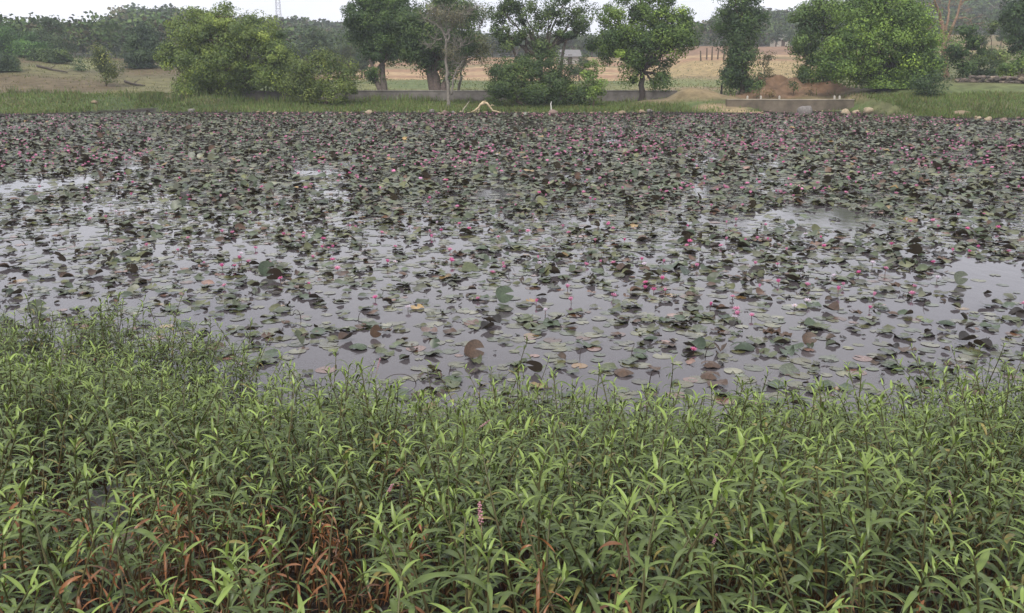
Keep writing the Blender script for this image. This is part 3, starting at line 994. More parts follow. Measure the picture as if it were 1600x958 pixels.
put_rock(1337, 68.3, 0.42, "cream", where="leaning against the big cream boulder", look="angular cream rock")
put_rock(1356, 67.8, 0.50, "cream", where="standing apart right of the weir wall", look="knobbly cream boulder")
put_rock(1505, 62.3, 0.62, "tan", where="topmost before the right bank grass", look="broad flat tan slab", flat=0.3)
put_rock(1500, 61.8, 0.55, "tan", where="under the broad flat slab", look="low tan boulder", flat=0.5)
put_rock(864, 67.6, 0.42, "pinkish", where="under the white stake", look="pinkish rounded boulder")
label_items(items)

mb = MB()
tube(mb, [(0, 0, -0.3), (0.01, 0, 0.3), (-0.02, 0, 0.62), (0.03, 0, 0.8)], [0.045, 0.04, 0.035, 0.02], (0.7, 0.68, 0.62), 6)
q = at(861, 170, 68.2)
tag(mb.build("white_stake", M_wood, loc=(q[0], 68.2, max(0.05, float(gz(q[0], 68.2))))), "short white stake upright at the water's edge before the thicket", "stake")
mb = MB()
tube(mb, [(0, 0, -0.2), (0.02, 0, 0.35), (0, 0, 0.68)], [0.09, 0.08, 0.07], (0.015, 0.013, 0.012), 7)
q = at(1127, 143, 76)
tag(mb.build("charred_stump", M_wood, loc=(q[0], 76, float(gz(q[0], 76)) + 0.25)), "black upright stump on the mound beside the dark pillar tree", "stump")

# driftwood root arching at the shore
q0 = at(757, 172, 68.0)
O = np.array((q0[0], 68.0, 0.0))
mb = MB()
pale = (0.50, 0.40, 0.26)
dY = 68.0
for pts, r0, r1 in [([(735, 176), (742, 173), (748, 168), (751, 163), (756, 161)], 0.05, 0.09), ([(756, 161), (761, 161), (765, 167), (770, 173), (778, 175), (783, 177)], 0.09, 0.05),
                    ([(748, 168), (748, 175), (746, 178)], 0.06, 0.04), ([(751, 163), (754, 159), (759, 158)], 0.05, 0.03), ([(776, 174), (778, 177), (781, 179)], 0.05, 0.03),
                    ([(735, 176), (730, 178)], 0.04, 0.02), ([(765, 167), (769, 164), (772, 165)], 0.04, 0.02)]:
    P = np.array([at(a, b, dY) - O for a, b in pts])
    P[:, 1] += rng.normal(0, 0.15, len(P))
    P[:, 2] = np.maximum(P[:, 2], 0.12)
    tube(mb, P, np.linspace(r0, r1, len(P)) * 1.15, pale, 6, rough=0.25)
tag(mb.build("driftwood", M_wood, loc=O, smooth=True), "bleached arching driftwood root lying at the far waterline", "driftwood")
mb = MB()
q0 = at(722, 174, 68.3)
tube(mb, [(0, 0, 0.0), (0.12, 0, 0.3), (0.3, 0.1, 0.5), (0.55, 0.1, 0.85)], [0.05, 0.045, 0.04, 0.02], (0.33, 0.29, 0.22), 5)
tag(mb.build("leaning_stick", M_wood, loc=(q0[0], 68.3, 0.1)), "thin grey stick leaning in the grass left of the driftwood", "stick")

# fallen branches on the left slope
for a, b, Y, lb in (((232, 124), (262, 130), 96, None), ((78, 126), (106, 138), 95, None)):
    pass
items = []
for (x0, y0, x1, y1, Y, lb) in ((195, 129, 226, 135, 93, "dark fallen pole lying on the brown slope below the bluish tree"), (60, 118, 108, 138, 100, "long dark fallen branch lying on the brown slope below the left bushes")):
    A, B_ = at(x0, y0, Y + 3), at(x1, y1, Y)
    A[2] = float(gz(A[0], A[1])) + 0.12
    B_[2] = float(gz(B_[0], B_[1])) + 0.12
    P = bend_line(A, B_, 10, 0.02)
    P[:, 2] = gz(P[:, 0], P[:, 1]) + 0.14
    mb = MB()
    tube(mb, P - A, np.linspace(0.14, 0.07, 10), (0.07, 0.055, 0.045), 6, rough=0.3)
    tube(mb, bend_line(P[4] - A, P[4] - A + np.array((0.6, 0.3, 0.5)), 4, 0.1), np.linspace(0.05, 0.02, 4), (0.07, 0.055, 0.045), 5)
    tag(mb.build("fallen_branch", M_wood, loc=A, smooth=True), lb, "branch")

# rubble wall at right
mb = MB()
Yr = 76.0
A, B_ = at(1492, 133, 77), at(1640, 134, 74)
for i in range(150):
    s = rng.random()
    c = A + (B_ - A) * s
    lvl = rng.integers(0, 3)
    V, Fr = rock_t[rng.integers(0, 6)]
    sc_ = rng.uniform(0.12, 0.26)
    c[1] += rng.uniform(-0.25, 0.25)
    c[2] = float(gz(c[0], c[1])) + 0.08 + 0.17 * lvl * (1 if s > 0.15 else 0.5)
    mb.add(V * np.array((sc_ * 1.3, sc_, sc_ * 0.75)) + c - A, Fr, np.array(rng.choice(((0.11, 0.09, 0.075), (0.14, 0.11, 0.09), (0.07, 0.06, 0.05), (0.25, 0.2, 0.15)), p=(0.4, 0.3, 0.22, 0.08))))
tag(mb.build("rubble_wall", M_rock, loc=A, smooth=False), "low dark dry-stone rubble wall on the right bank above the grass", "wall")

# fence posts in the right field
items = []
for i, px in enumerate((1095, 1104, 1112, 1121, 1130)):
    Y = 142 + (i % 2) * 3
    q = at(px, 97, Y)
    mb = MB()
    h = 1.5 + 0.25 * ((i * 7) % 3)
    tube(mb, bend_line((0, 0, -0.3), (0.06 * (i - 2), 0, h), 5, 0.02), np.linspace(0.13, 0.09, 5), (0.09, 0.07, 0.05), 6)
    o = mb.build("fence_post", M_wood, loc=(q[0], Y, float(gz(q[0], Y))))
    tag(o, None, "post", "old posts in the dry field")
    items.append((o, "weathered dark post", "standing in the dry field left of the pillar tree", px))
label_items(items)


# hut and far house
def hut(name, label, px, Y, w, dpt, h, rh, wallc, roofc):
    q = at(px, 80, Y)
    z = float(gz(q[0], Y)) - 0.1
    root = empty(name, (q[0], Y, z), 0.15)
    tag(root, label, "hut")
    a = MB()
    box(a, (0, 0, h / 2), (w, dpt, h), wallc)
    x, y = w / 2, dpt / 2
    a.add(np.array([(-x, 0, h), (-x, -y, h), (-x, y, h), (-x, 0, h + rh), (x, -y, h), (x, y, h), (x, 0, h + rh)]), np.array([(1, 2, 3), (4, 6, 5)]), wallc)
    a.build("wall", M_plain, root)
    r_ = MB()
    e = 0.35
    for s in (-1, 1):
        V = np.array([(-x - e, s * (y + e), h - 0.12), (x + e, s * (y + e), h - 0.12), (x + e, 0, h + rh + 0.03), (-x - e, 0, h + rh + 0.03)])
        V2 = V + np.array((0, 0, 0.1))
        r_.add(np.concatenate((V, V2)), np.array([(0, 1, 2, 3), (7, 6, 5, 4), (0, 4, 5, 1), (1, 5, 6, 2), (3, 7, 4, 0)]), roofc)
    r_.build("roof", M_plain, root)
    dr = MB()
    box(dr, (0, -y - 0.03, 0.95), (0.9, 0.06, 1.9), (0.06, 0.045, 0.035))
    dr.build("door", M_plain, root)
    return root


hut("field_hut", "small hut with grey gabled roof and whitish wall in the field behind the airy tree", 888, 190, 4.2, 3.5, 1.6, 1.2, (0.32, 0.30, 0.27), (0.17, 0.165, 0.165))
hut("farm_house", "tiny pale farmhouse at the field's edge behind the pillar tree", 1218, 230, 3.6, 3.5, 2.0, 1.1, (0.36, 0.33, 0.28), (0.4, 0.38, 0.36))

# lattice mast on the hill
q = at(436, 36, 440)
zb = float(gz(q[0], 440))
root = tag(empty("lattice_mast", (q[0], 440, zb)), "tall thin grey lattice mast standing on the wooded hill", "mast")
lb_, bb_ = MB(), MB()
H, w0, w1, nl = 38, 1.15, 0.5, 15
g_ = (0.42, 0.42, 0.46)
cor = lambda i, s: np.array(((w0 + (w1 - w0) * s) * (1 if i in (1, 2) else -1), (w0 + (w1 - w0) * s) * (1 if i > 1 else -1), H * s))
for i in range(4):
    o_ = MB()
    tube(o_, [cor(i, 0), cor(i, 1)], [0.13, 0.09], g_, 5)
    o_.build("leg", M_plain, root)
for l in range(nl):
    s0, s1 = l / nl, (l + 1) / nl
    for i in range(4):
        j = (i + 1) % 4
        tube(bb_, [cor(i, s0), cor(j, s1)], 0.06, g_, 4, cap=False)
        tube(bb_, [cor(i, s1), cor(j, s1)], 0.06, g_, 4, cap=False)
bb_.build("bracing", M_plain, root)
tube(lb_, [(0, 0, H), (0, 0, H + 4)], 0.08, g_, 5)
lb_.build("antenna", M_plain, root)

# ------------------------------------------------------------------ lily pads
def pad_template(kind, seed, nseg=22, rings=(0.35, 0.7, 1.0)):
    r = np.random.default_rng(seed)
    notch = R(14)
    an = np.linspace(notch, 2 * np.pi - notch, nseg + 1)
    V = [(0.05, 0, 0)]
    for q_ in rings:
        for k_, a in enumerate(an):
            rr2 = q_ * (1 + 0.05 * math.sin(3 * a + seed) * q_ + r.normal(0, 0.012 if q_ == 1.0 else 0))
            V.append((rr2 * math.cos(a), rr2 * math.sin(a), 0))
    V = np.array(V)
    n = nseg + 1
    tri = np.array([(0, 1 + i, 2 + i) for i in range(nseg)])
    qs = []
    for k_ in range(len(rings) - 1):
        o = 1 + k_ * n
        for i in range(nseg):
            qs.append((o + i, o + n + i, o + n + i + 1, o + i + 1))
    rad = np.hypot(V[:, 0], V[:, 1])
    ang = np.arctan2(V[:, 1], V[:, 0])
    z = 0.02 * rad * np.sin(5 * ang + seed)
    x, y = V[:, 0].copy(), V[:, 1].copy()
    if kind == "flat":
        z = 0.010 * rad * np.sin(4 * ang + seed) + 0.004
    elif kind == "wavy":
        z = rad ** 2 * (0.10 + 0.12 * np.sin(3 * ang + seed * 1.7) + 0.05 * np.sin(7 * ang + seed))
    elif kind == "lift":      # one side lifted
        c = np.cos(ang - seed)
        z = np.where(c > 0, (rad * c) ** 1.6 * 0.75, 0.0) + 0.03 * rad * np.sin(6 * ang)
    elif kind == "fold":      # folded upward along a diameter
        f = R(48)
        z = np.abs(y) * math.sin(f) + 0.05 * rad * np.sin(4 * ang + seed)
        y = y * math.cos(f)
    elif kind == "curl":      # rolled into a shallow trough
        k_ = 1.5
        z = (1 - np.cos(k_ * y)) / k_
        y = np.sin(k_ * y) / k_
        z += 0.06 * rad * np.sin(3 * ang + seed)
    elif kind == "drape":     # raised on its stalk, rim drooping
        z = 0.34 - 0.34 * rad ** 2 + 0.05 * rad * np.sin(5 * ang + seed)
    elif kind == "upright":   # standing nearly on edge
        tl = R(68)
        z = (y + 0.9) * math.sin(tl) * 0.9 + 0.05 * np.sin(3 * x)
        y = y * math.cos(tl) - 0.12 * (x ** 2)
    elif kind == "withered":
        z = 0.35 * rad * np.abs(np.sin(2.5 * ang + seed)) + r.normal(0, 0.06, len(x)) * rad
        x *= 0.8
        y *= 0.7
    V = np.stack((x, y, z + 0.004), 1)
    vein = 1 + 0.10 * (np.arange(len(V)) % 2) - 0.05
    vein[0] = 1.35
    return V, [tri, np.array(qs)], vein * (1 - 0.10 * (rad > 0.95))


padcol = {"olive green": (0.082, 0.095, 0.045), "dull green": (0.062, 0.084, 0.048), "grey-green": (0.090, 0.102, 0.070), "dark green": (0.036, 0.054, 0.028),
          "brown": (0.075, 0.045, 0.028), "yellowed": (0.19, 0.14, 0.06), "reddish": (0.14, 0.095, 0.08), "blackened": (0.022, 0.018, 0.015)}
padstate = {"flat": "flat floating", "wavy": "wavy-rimmed", "lift": "half-lifted", "fold": "folded", "curl": "trough-curled", "drape": "raised drooping-rimmed", "upright": "upright", "withered": "crumpled withered"}

# open water lanes, as places on the pond
holes = []
for px, py, rx, ry, s in [(60, 290, 70, 14, .9), (150, 325, 110, 12, .7), (50, 380, 110, 34, .75), (40, 425, 100, 26, .7), (230, 450, 120, 22, .5), (485, 270, 44, 6, 1), (520, 303, 40, 8, .8), (205, 262, 40, 5, 1), (320, 262, 60, 3, .9),
                          (770, 303, 26, 9, 1), (660, 380, 80, 14, .8), (330, 400, 100, 26, .6), (1290, 342, 84, 19, 1), (1150, 345, 60, 12, .9), (905, 345, 50, 6, .9), (860, 470, 170, 22, .7), (520, 470, 170, 30, .55), (1570, 438, 90, 30, 1),
                          (1480, 470, 130, 40, .6), (960, 221, 26, 3, 1), (890, 275, 22, 5, .8), (1100, 300, 40, 12, .6), (700, 500, 120, 30, .5), (560, 560, 150, 34, .8), (480, 590, 120, 30, .95), (900, 580, 250, 22, .7), (1200, 590, 150, 26, .7), (1380, 640, 120, 26, .9),
                          (1130, 460, 120, 22, .5), (1300, 510, 160, 28, .55), (1450, 530, 120, 28, .5), (300, 500, 160, 26, .5), (60, 478, 80, 16, .8), (1440, 240, 170, 2.0, 1), (250, 221, 180, 1.5, .8), (1080, 560, 90, 18, .5)]:
    c = on_z(px, py)
    xx = on_z(px + rx, py)
    y1, y2 = on_z(px, py - ry)[1], on_z(px, py + ry)[1]
    holes.append((c[0], (y1 + y2) / 2, xx[0] - c[0], (y1 - y2) / 2, s if s > 0.85 else s * 0.72))


def cover(X, Y):
    w = np.ones(len(X))
    n_ = vnoise(X, Y, 1.3, 61) * 0.6 + vnoise(X, Y, 0.5, 62) * 0.4
    for cx, cy, rx, ry, s in holes:
        d2 = ((X - cx) / rx) ** 2 + ((Y - cy) / ry) ** 2
        w = np.minimum(w, 1 - s * (1 - sst(0.7, 1.25, d2 + 0.9 * (n_ - 0.5))))
    return w


edge_pad = lambda X: weed_edge(X) + 0.15


def scatter(y0, y1, dens, umax=0.64):
    n = int(dens * umax * (y1 ** 2 - y0 ** 2))
    Y = np.sqrt(rng.uniform(y0 ** 2, y1 ** 2, n))
    X = rng.uniform(-umax, umax, n) * Y
    ok = (Y > edge_pad(X)) & (Y < far_shore(X) - 0.9)
    return X[ok], Y[ok]


KIN = ["flat", "wavy", "lift", "fold", "curl", "drape", "upright", "withered"]
COLN = list(padcol)


def place_pads(y0, y1, dens):
    X, Y = scatter(y0, y1, dens)
    cv = cover(X, Y)
    patch = vnoise(X, Y, 1.8, 63) * 0.5 + vnoise(X, Y, 0.8, 64) * 0.5
    raised = rng.random(len(X)) < np.clip(0.10 + 1.0 * (patch - 0.36) + 0.03 * sst(14, 30, Y), 0.05, 0.42) * (0.45 + 0.55 * sst(8, 13, Y))
    keep = rng.random(len(X)) < np.where(raised, cv ** 2.2, np.clip(cv * (0.35 + 0.65 * sst(0, 1.6, Y - weed_edge(X))) + 0.12, 0, 1))
    X, Y, raised = X[keep], Y[keep], raised[keep]
    n = len(X)
    kf = rng.choice(2, n, p=(0.72, 0.28))
    kr = rng.choice([1, 2, 3, 4, 5, 6, 7], n, p=(0.33, 0.24, 0.08, 0.14, 0.11, 0.03, 0.07))
    kind = np.where(raised, kr, kf)
    cf = rng.choice([0, 1, 2, 6, 5, 4], n, p=(0.30, 0.24, 0.36, 0.05, 0.01, 0.04))
    crr = rng.choice([0, 1, 2, 3, 4, 5, 7], n, p=(0.22, 0.27, 0.14, 0.22, 0.075, 0.005, 0.07))
    colr = np.where(raised, crr, cf)
    colr = np.where(kind == 7, rng.choice([4, 7, 3], n, p=(0.5, 0.3, 0.2)), colr)
    size = np.where(raised, rng.uniform(0.06, 0.135, n), rng.uniform(0.05, 0.145, n)) * (0.78 + 0.34 * sst(9, 25, Y))
    size = np.where(kind == 7, size * 0.7, size)
    return X, Y, kind, colr, size


temps_hi = {k: [pad_template(k, s + 1) for s in range(3)] for k in KIN}
temps_mid = {k: [pad_template(k, s + 1, 12, (0.55, 1.0)) for s in range(3)] for k in KIN}
temps_lo = {k: [pad_template(k, s + 1, 7, (1.0,)) for s in range(2)] for k in KIN}


def transform(V, s, rz, tx, ty, loc):
    """V (m,3); arrays n -> (n,m,3)"""
    n = len(s)
    P = V[None] * s[:, None, None]
    cx, sx_, cy, sy_ = np.cos(tx)[:, None], np.sin(tx)[:, None], np.cos(ty)[:, None], np.sin(ty)[:, None]
    x, y, z = P[..., 0], P[..., 1], P[..., 2]
    y, z = y * cx - z * sx_, y * sx_ + z * cx
    x, z = x * cy + z * sy_, -x * sy_ + z * cy
    cz, sz = np.cos(rz)[:, None], np.sin(rz)[:, None]
    x, y = x * cz - y * sz, x * sz + y * cz
    return np.stack((x, y, z), 2) + loc[:, None, :]


def add_many(mb, T, s, rz, tx, ty, loc, col):
    V, Fs, vein = T
    P = transform(V, s, rz, tx, ty, loc)
    n, m = P.shape[:2]
    off = (np.arange(n) * m)[:, None, None]
    mb.add(P.reshape(-1, 3), [(f[None] + off).reshape(-1, f.shape[1]) for f in Fs if len(f)], (col[:, None, :] * vein[None, :, None]).reshape(-1, 3))


Xa, Ya, Ka, Ca, Sa = place_pads(6.2, 22, 33.0)
# the showpiece pads seen nearest in the photograph
hero = [(418, 432, "upright", "dark green", .19), (430, 440, "upright", "olive green", .17), (788, 474, "upright", "dull green", .19), (440, 487, "drape", "grey-green", .17), (208, 428, "upright", "blackened", .13),
        (22, 462, "curl", "dark green", .17), (60, 492, "upright", "grey-green", .16), (1300, 488, "fold", "brown", .18), (1428, 400, "upright", "brown", .18), (1336, 492, "withered", "brown", .16), (1205, 524, "withered", "brown", .2),
        (1225, 528, "withered", "brown", .17), (540, 533, "fold", "brown", .15), (590, 528, "upright", "brown", .12), (604, 520, "withered", "brown", .12), (560, 545, "drape", "dull green", .15), (740, 560, "upright", "brown", .16), (742, 568, "curl", "olive green", .15),
        (835, 585, "upright", "dark green", .13), (905, 572, "flat", "yellowed", .13), (975, 585, "drape", "brown", .15), (770, 505, "curl", "blackened", .17), (762, 515, "fold", "blackened", .15), (1160, 545, "drape", "dark green", .2), (1125, 550, "fold", "brown", .16),
        (1085, 545, "curl", "dark green", .2), (1110, 590, "drape", "brown", .14), (1180, 536, "wavy", "olive green", .17), (1240, 548, "lift", "dull green", .15), (1510, 535, "fold", "blackened", .17), (1535, 545, "fold", "blackened", .16), (1395, 545, "curl", "blackened", .11),
        (1355, 505, "wavy", "olive green", .15), (1075, 370, "fold", "dark green", .2), (755, 390, "drape", "dull green", .22), (800, 383, "lift", "dull green", .24), (735, 425, "lift", "olive green", .22), (975, 425, "fold", "brown", .2), (860, 430, "curl", "dark green", .24),
        (1075, 432, "fold", "dark green", .25), (1045, 420, "lift", "dull green", .22), (1240, 440, "lift", "dull green", .2), (1500, 445, "upright", "grey-green", .16), (1395, 450, "withered", "brown", .2), (480, 440, "flat", "grey-green", .17), (1230, 555, "curl", "dull green", .16),
        (650, 545, "flat", "reddish", .16), (510, 578, "flat", "reddish", .17), (1265, 540, "upright", "brown", .12), (1590, 495, "fold", "blackened", .16), (150, 430, "curl", "brown", .17), (105, 435, "curl", "brown", .15), (680, 545, "upright", "dark green", .09), (1110, 573, "drape", "brown", .15)]
hp = np.array([on_z(a, b) for a, b, *_ in hero])
d0 = np.min(np.hypot(Xa[:, None] - hp[None, :, 0], Ya[:, None] - hp[None, :, 1]), 1)
kp = d0 > 0.12
Xa, Ya, Ka, Ca, Sa = (a[kp] for a in (Xa, Ya, Ka, Ca, Sa))
pp = proj(np.stack((Xa, Ya, Xa * 0), 1))
vis = (pp[:, 0] > 5) & (pp[:, 0] < 1595)
showing = Sa * np.where(Ka == 0, 0.8, 1.2) / Ya ** 1.5 * vis
order = np.argsort(-showing)
NI = 300 - len(hero)
ind = order[:NI]
rest = np.ones(len(Xa), bool)
rest[ind] = False
pad_me = {}


def pad_object(X, Y, kd, cn, size, rz=None, tint=None):
    s = random.randrange(3)
    key = (kd, cn, s)
    if key not in pad_me:
        V, Fs, vein = temps_hi[kd][s]
        mat = M_wet if kd == "flat" else M_pad
        pad_me[key] = MB().add(V, Fs, np.array(padcol[cn])[None] * (np.array((0.95, 0.76, 0.68)) if kd == "flat" else np.ones(3)) * vein[:, None]).mesh("lily_pad", True, mat)
    o = bpy.data.objects.new("lily_pad", pad_me[key])
    COL.objects.link(o)
    tx, ty = (0, 0) if kd == "flat" else (rng.normal(0, 0.10), rng.normal(0, 0.10))
    o.location = (X, Y, 0.002 + 0.004 * rng.random() if kd == "flat" else 0.012 + size * 0.10)
    o.rotation_euler = (tx, ty, rng.uniform(0, 6.28) if rz is None else rz)
    o.scale = (size, size * rng.uniform(0.88, 1.05), size)
    tag(o, None, "lily pad", "lily pads nearest the weed bank")
    return o


def pond_zone(X, Y):
    q_ = proj(np.array((X, Y, 0.0)))[0]
    side = "left" if q_[0] < 400 else "centre-left" if q_[0] < 800 else "centre-right" if q_[0] < 1200 else "right"
    dep = "beside the weeds" if Y < weed_edge(X) + 1.3 else "a little out from the weeds" if Y < 10.6 else "further out in the pond"
    return f"{dep}, {side}"


items = []
for (a, b, kd, cn, sz), q in zip(hero, hp):
    sz *= 0.70
    rz_ = None
    if kd == "upright":
        rz_ = random.uniform(-0.5, 0.5) + (math.pi if random.random() < 0.4 else 0)
    o = pad_object(q[0], q[1], kd, cn, sz, rz_)
    items.append((o, f"{cn} {padstate[kd]} lily pad", pond_zone(q[0], q[1]), q[0] / q[1]))
for i in ind:
    kd, cn = KIN[Ka[i]], COLN[Ca[i]]
    o = pad_object(Xa[i], Ya[i], kd, cn, Sa[i])
    items.append((o, f"{cn} {padstate[kd]} lily pad", pond_zone(Xa[i], Ya[i]), Xa[i] / Ya[i]))
label_items(items)

# dark slivers: torn, curled scraps of old pads
mbd, mbw = MB(), MB()
Xs, Ys = scatter(6.5, 45, 10)
ks = rng.random(len(Xs)) < cover(Xs, Ys) * (0.25 + sst(0.35, 0.65, vnoise(Xs, Ys, 0.9, 66)))
Xs, Ys = Xs[ks], Ys[ks]
ns_ = len(Xs)
for s_i in range(3):
    mm = np.arange(ns_) % 3 == s_i
    kk = int(mm.sum())
    add_many(mbd, pad_template(("withered", "fold", "curl")[s_i], s_i + 5, 8, (1.0,)), rng.uniform(0.025, 0.07, kk), rng.uniform(0, 6.28, kk), rng.normal(0, .25, kk), rng.normal(0, .25, kk),
             np.stack((Xs[mm], Ys[mm], rng.uniform(0.0, 0.03, kk)), 1), np.array(((0.025, 0.02, 0.016), (0.055, 0.038, 0.026), (0.05, 0.06, 0.035)))[rng.integers(0, 3, kk)])


def dump(X, Y, K, Cc, S, temps):
    cols_ = np.array([padcol[c] for c in COLN])
    for ki, kd in enumerate(KIN):
        T = temps[kd]
        for s in range(len(T)):
            m = (K == ki) & (np.arange(len(X)) % len(T) == s)
            n = int(m.sum())
            if not n:
                continue
            flat = kd == "flat"
            loc = np.stack((X[m], Y[m], np.where(flat, 0.002 + 0.006 * rng.random(n), 0.012 + S[m] * 0.12)), 1)
            tl = 0.0 if flat else 0.12
            col = cols_[Cc[m]] * np.exp(0.22 * rng.normal(size=(n, 1))) * (np.array((0.95, 0.80, 0.72)) if flat else np.array((1.12, 1.02, 0.95)))
            add_many(mbw if flat else mbd, T[s], S[m], rng.uniform(0, 6.28, n), rng.normal(0, tl, n), rng.normal(0, tl, n), loc, col)


dump(Xa[rest], Ya[rest], Ka[rest], Ca[rest], Sa[rest], temps_mid)
for y0, y1, dn in ((22, 40, 28), (40, 69, 22)):
    X_, Y_, K_, C_, S_ = place_pads(y0, y1, dn)
    dump(X_, Y_, K_, C_, S_ * 1.12, temps_lo)
tag(mbd.build("lily_pad_cover", M_pad, smooth=True), "lifted, curled and withered lily pads covering the pond out to the far shore", kind="stuff")
tag(mbw.build("floating_lily_pad_cover", M_wet, smooth=True), "flat wet lily pads floating between the lifted ones", kind="stuff")

# ------------------------------------------------------------------ water lilies
def flower_template(seed, openness):
    r = np.random.default_rng(seed)
    V, Fs, Cc = [], [], []
    n = 0
    for ring, (cnt, ln, el) in enumerate(((8, 0.055, openness), (7, 0.050, openness + 0.35), (5, 0.038, openness + 0.65))):
        for i in range(cnt):
            a = 2 * math.pi * (i + 0.5 * ring) / cnt + r.normal(0, 0.08)
            e = min(el + r.normal(0, 0.08), 1.45)
            dr = np.array((math.cos(a) * math.cos(e), math.sin(a) * math.cos(e), math.sin(e)))
            sd_ = np.array((-math.sin(a), math.cos(a), 0))
            w = ln * 0.24
            P = [np.zeros(3), dr * ln * 0.5 + sd_ * w, dr * ln * 0.5 - sd_ * w, dr * ln + np.array((0, 0, 0.006))]
            V += [P[0], P[1], P[3], P[2]]
            Fs.append((n, n + 1, n + 2, n + 3))
            k = r.uniform(0.85, 1.1)
            base = np.array((0.64, 0.28, 0.44)) * k
            Cc += [np.array((0.85, 0.45, 0.55)), base, base * 0.95, base]
            n += 4
    return np.array(V), [np.array(Fs)], np.array(Cc)


fl_t = [flower_template(i, o_) for i, o_ in enumerate((0.25, 0.5, 0.85, 1.15))]
fl_look = ["wide-open", "half-open", "cup-shaped", "nearly closed"]
fl_shades = {"deep pink": (1.0, 0.62, 0.85), "bright pink": (1.0, 1.0, 1.0), "pale pink": (1.1, 2.1, 1.6)}
fl_me = {}
for i in range(4):
    for shn, shc in fl_shades.items():
        V, Fs, Cc = fl_t[i]
        fl_me[(i, shn)] = MB().add(V, Fs, np.clip(Cc * np.array(shc), 0, 0.95)).mesh("petals", False, M_petal)
mb = MB()
tube(mb, [(0, 0, 0.0), (0.003, 0, 0.5), (0, 0, 1.0)], [0.005, 0.0045, 0.004], (0.10, 0.045, 0.035), 5)
stalk_me = mb.mesh("stalk", True, M_stem)
mb = MB()
for i in range(10):
    a = i * 0.628
    tube(mb, [(0, 0, 0), (0.005 * math.cos(a), 0.005 * math.sin(a), 0.012), (0.009 * math.cos(a), 0.009 * math.sin(a), 0.022)], [0.002, 0.0018, 0.001], (0.75, 0.45, 0.12), 3)
stam_me = mb.mesh("stamens", True, M_petal)

fpx = [(482, 440), (350, 440), (318, 407), (376, 395), (420, 405), (438, 432), (527, 413), (545, 350), (555, 352), (605, 407), (617, 405), (705, 400), (706, 405), (703, 385), (733, 357), (757, 380), (779, 367), (733, 353), (825, 359), (843, 408), (841, 398), (852, 482),
       (838, 466), (916, 407), (939, 407), (1003, 402), (1007, 408), (1037, 404), (1009, 436), (1040, 450), (951, 345), (958, 352), (1078, 376), (1135, 368), (1145, 395), (1112, 320), (1161, 318), (1180, 408), (1187, 443), (1262, 440), (1288, 380), (1310, 450), (1284, 366),
       (1364, 407), (1384, 418), (1426, 455), (1465, 430), (1366, 457), (1417, 340), (1423, 343), (1458, 342), (1466, 352), (1497, 335), (1515, 388), (1530, 380), (1538, 330), (1560, 354), (1512, 355), (1322, 300), (1290, 292), (1490, 300), (1175, 487), (1084, 538), (140, 337), (165, 335),
       (172, 318), (180, 328), (195, 270), (282, 307), (293, 302), (258, 330), (433, 318), (454, 320), (390, 330), (520, 380), (505, 370), (513, 385), (1490, 282), (1075, 352), (1150, 340), (1196, 350), (1240, 305), (930, 310), (980, 280), (700, 290), (640, 350), (690, 358), (718, 345)]
pts = [on_z(a, b, 0.10) for a, b in fpx]
while len(pts) < 300:
    yv = 10.5 + 27 * random.random() ** 1.1
    xv = random.uniform(-0.60, 0.60) * yv
    dn_ = float(vnoise(np.array([xv]), np.array([yv]), 4.0, 71)[0]) + (0.15 if xv > -2 else -0.1)
    if dn_ > 0.45 and cover(np.array([xv]), np.array([yv]))[0] > 0.4:
        pts.append(np.array((xv, yv, 0.1)))
items = []
for q in pts:
    oi = random.choices(range(4), (0.25, 0.35, 0.25, 0.15))[0]
    sh = random.choices(list(fl_shades), (0.35, 0.5, 0.15))[0]
    h = random.uniform(0.02, 0.075)
    root = empty("water_lily", (q[0], q[1], 0.0), random.uniform(0, 6.28))
    tag(root, None, "water lily", "pink water lilies in bloom on the pond")
    st = bpy.data.objects.new("stalk", stalk_me)
    st.scale = (1, 1, h + 0.02)
    st.location = (0, 0, -0.02)
    pe = bpy.data.objects.new("petals", fl_me[(oi, sh)])
    pe.location = (0, 0, h)
    sz = random.uniform(0.85, 1.2) * (1 + 0.012 * max(0, q[1] - 14))
    pe.scale = (sz, sz, sz)
    pe.rotation_euler = (random.uniform(-0.3, 0.3), random.uniform(-0.3, 0.3), 0)
    prt = [st, pe]
    if oi < 2:
        sm = bpy.data.objects.new("stamens", stam_me)
        sm.location = (0, 0, h)
        prt.append(sm)
    for o in prt:
        COL.objects.link(o)
        o.parent = root
    pq = proj(np.array((q[0], q[1], 0.1)))[0]
    side = ["far left", "left of centre", "middle", "right of centre", "far right"][int(min(4.99, max(0, pq[0] / 320)))]
    dep = "near the weeds" if q[1] < 12.5 else "in the nearer pond" if q[1] < 18 else "halfway across the pond" if q[1] < 25 else "well across the pond"
    items.append((root, f"{fl_look[oi]} {sh} lily {dep},", side, pq[0]))
label_items(items)

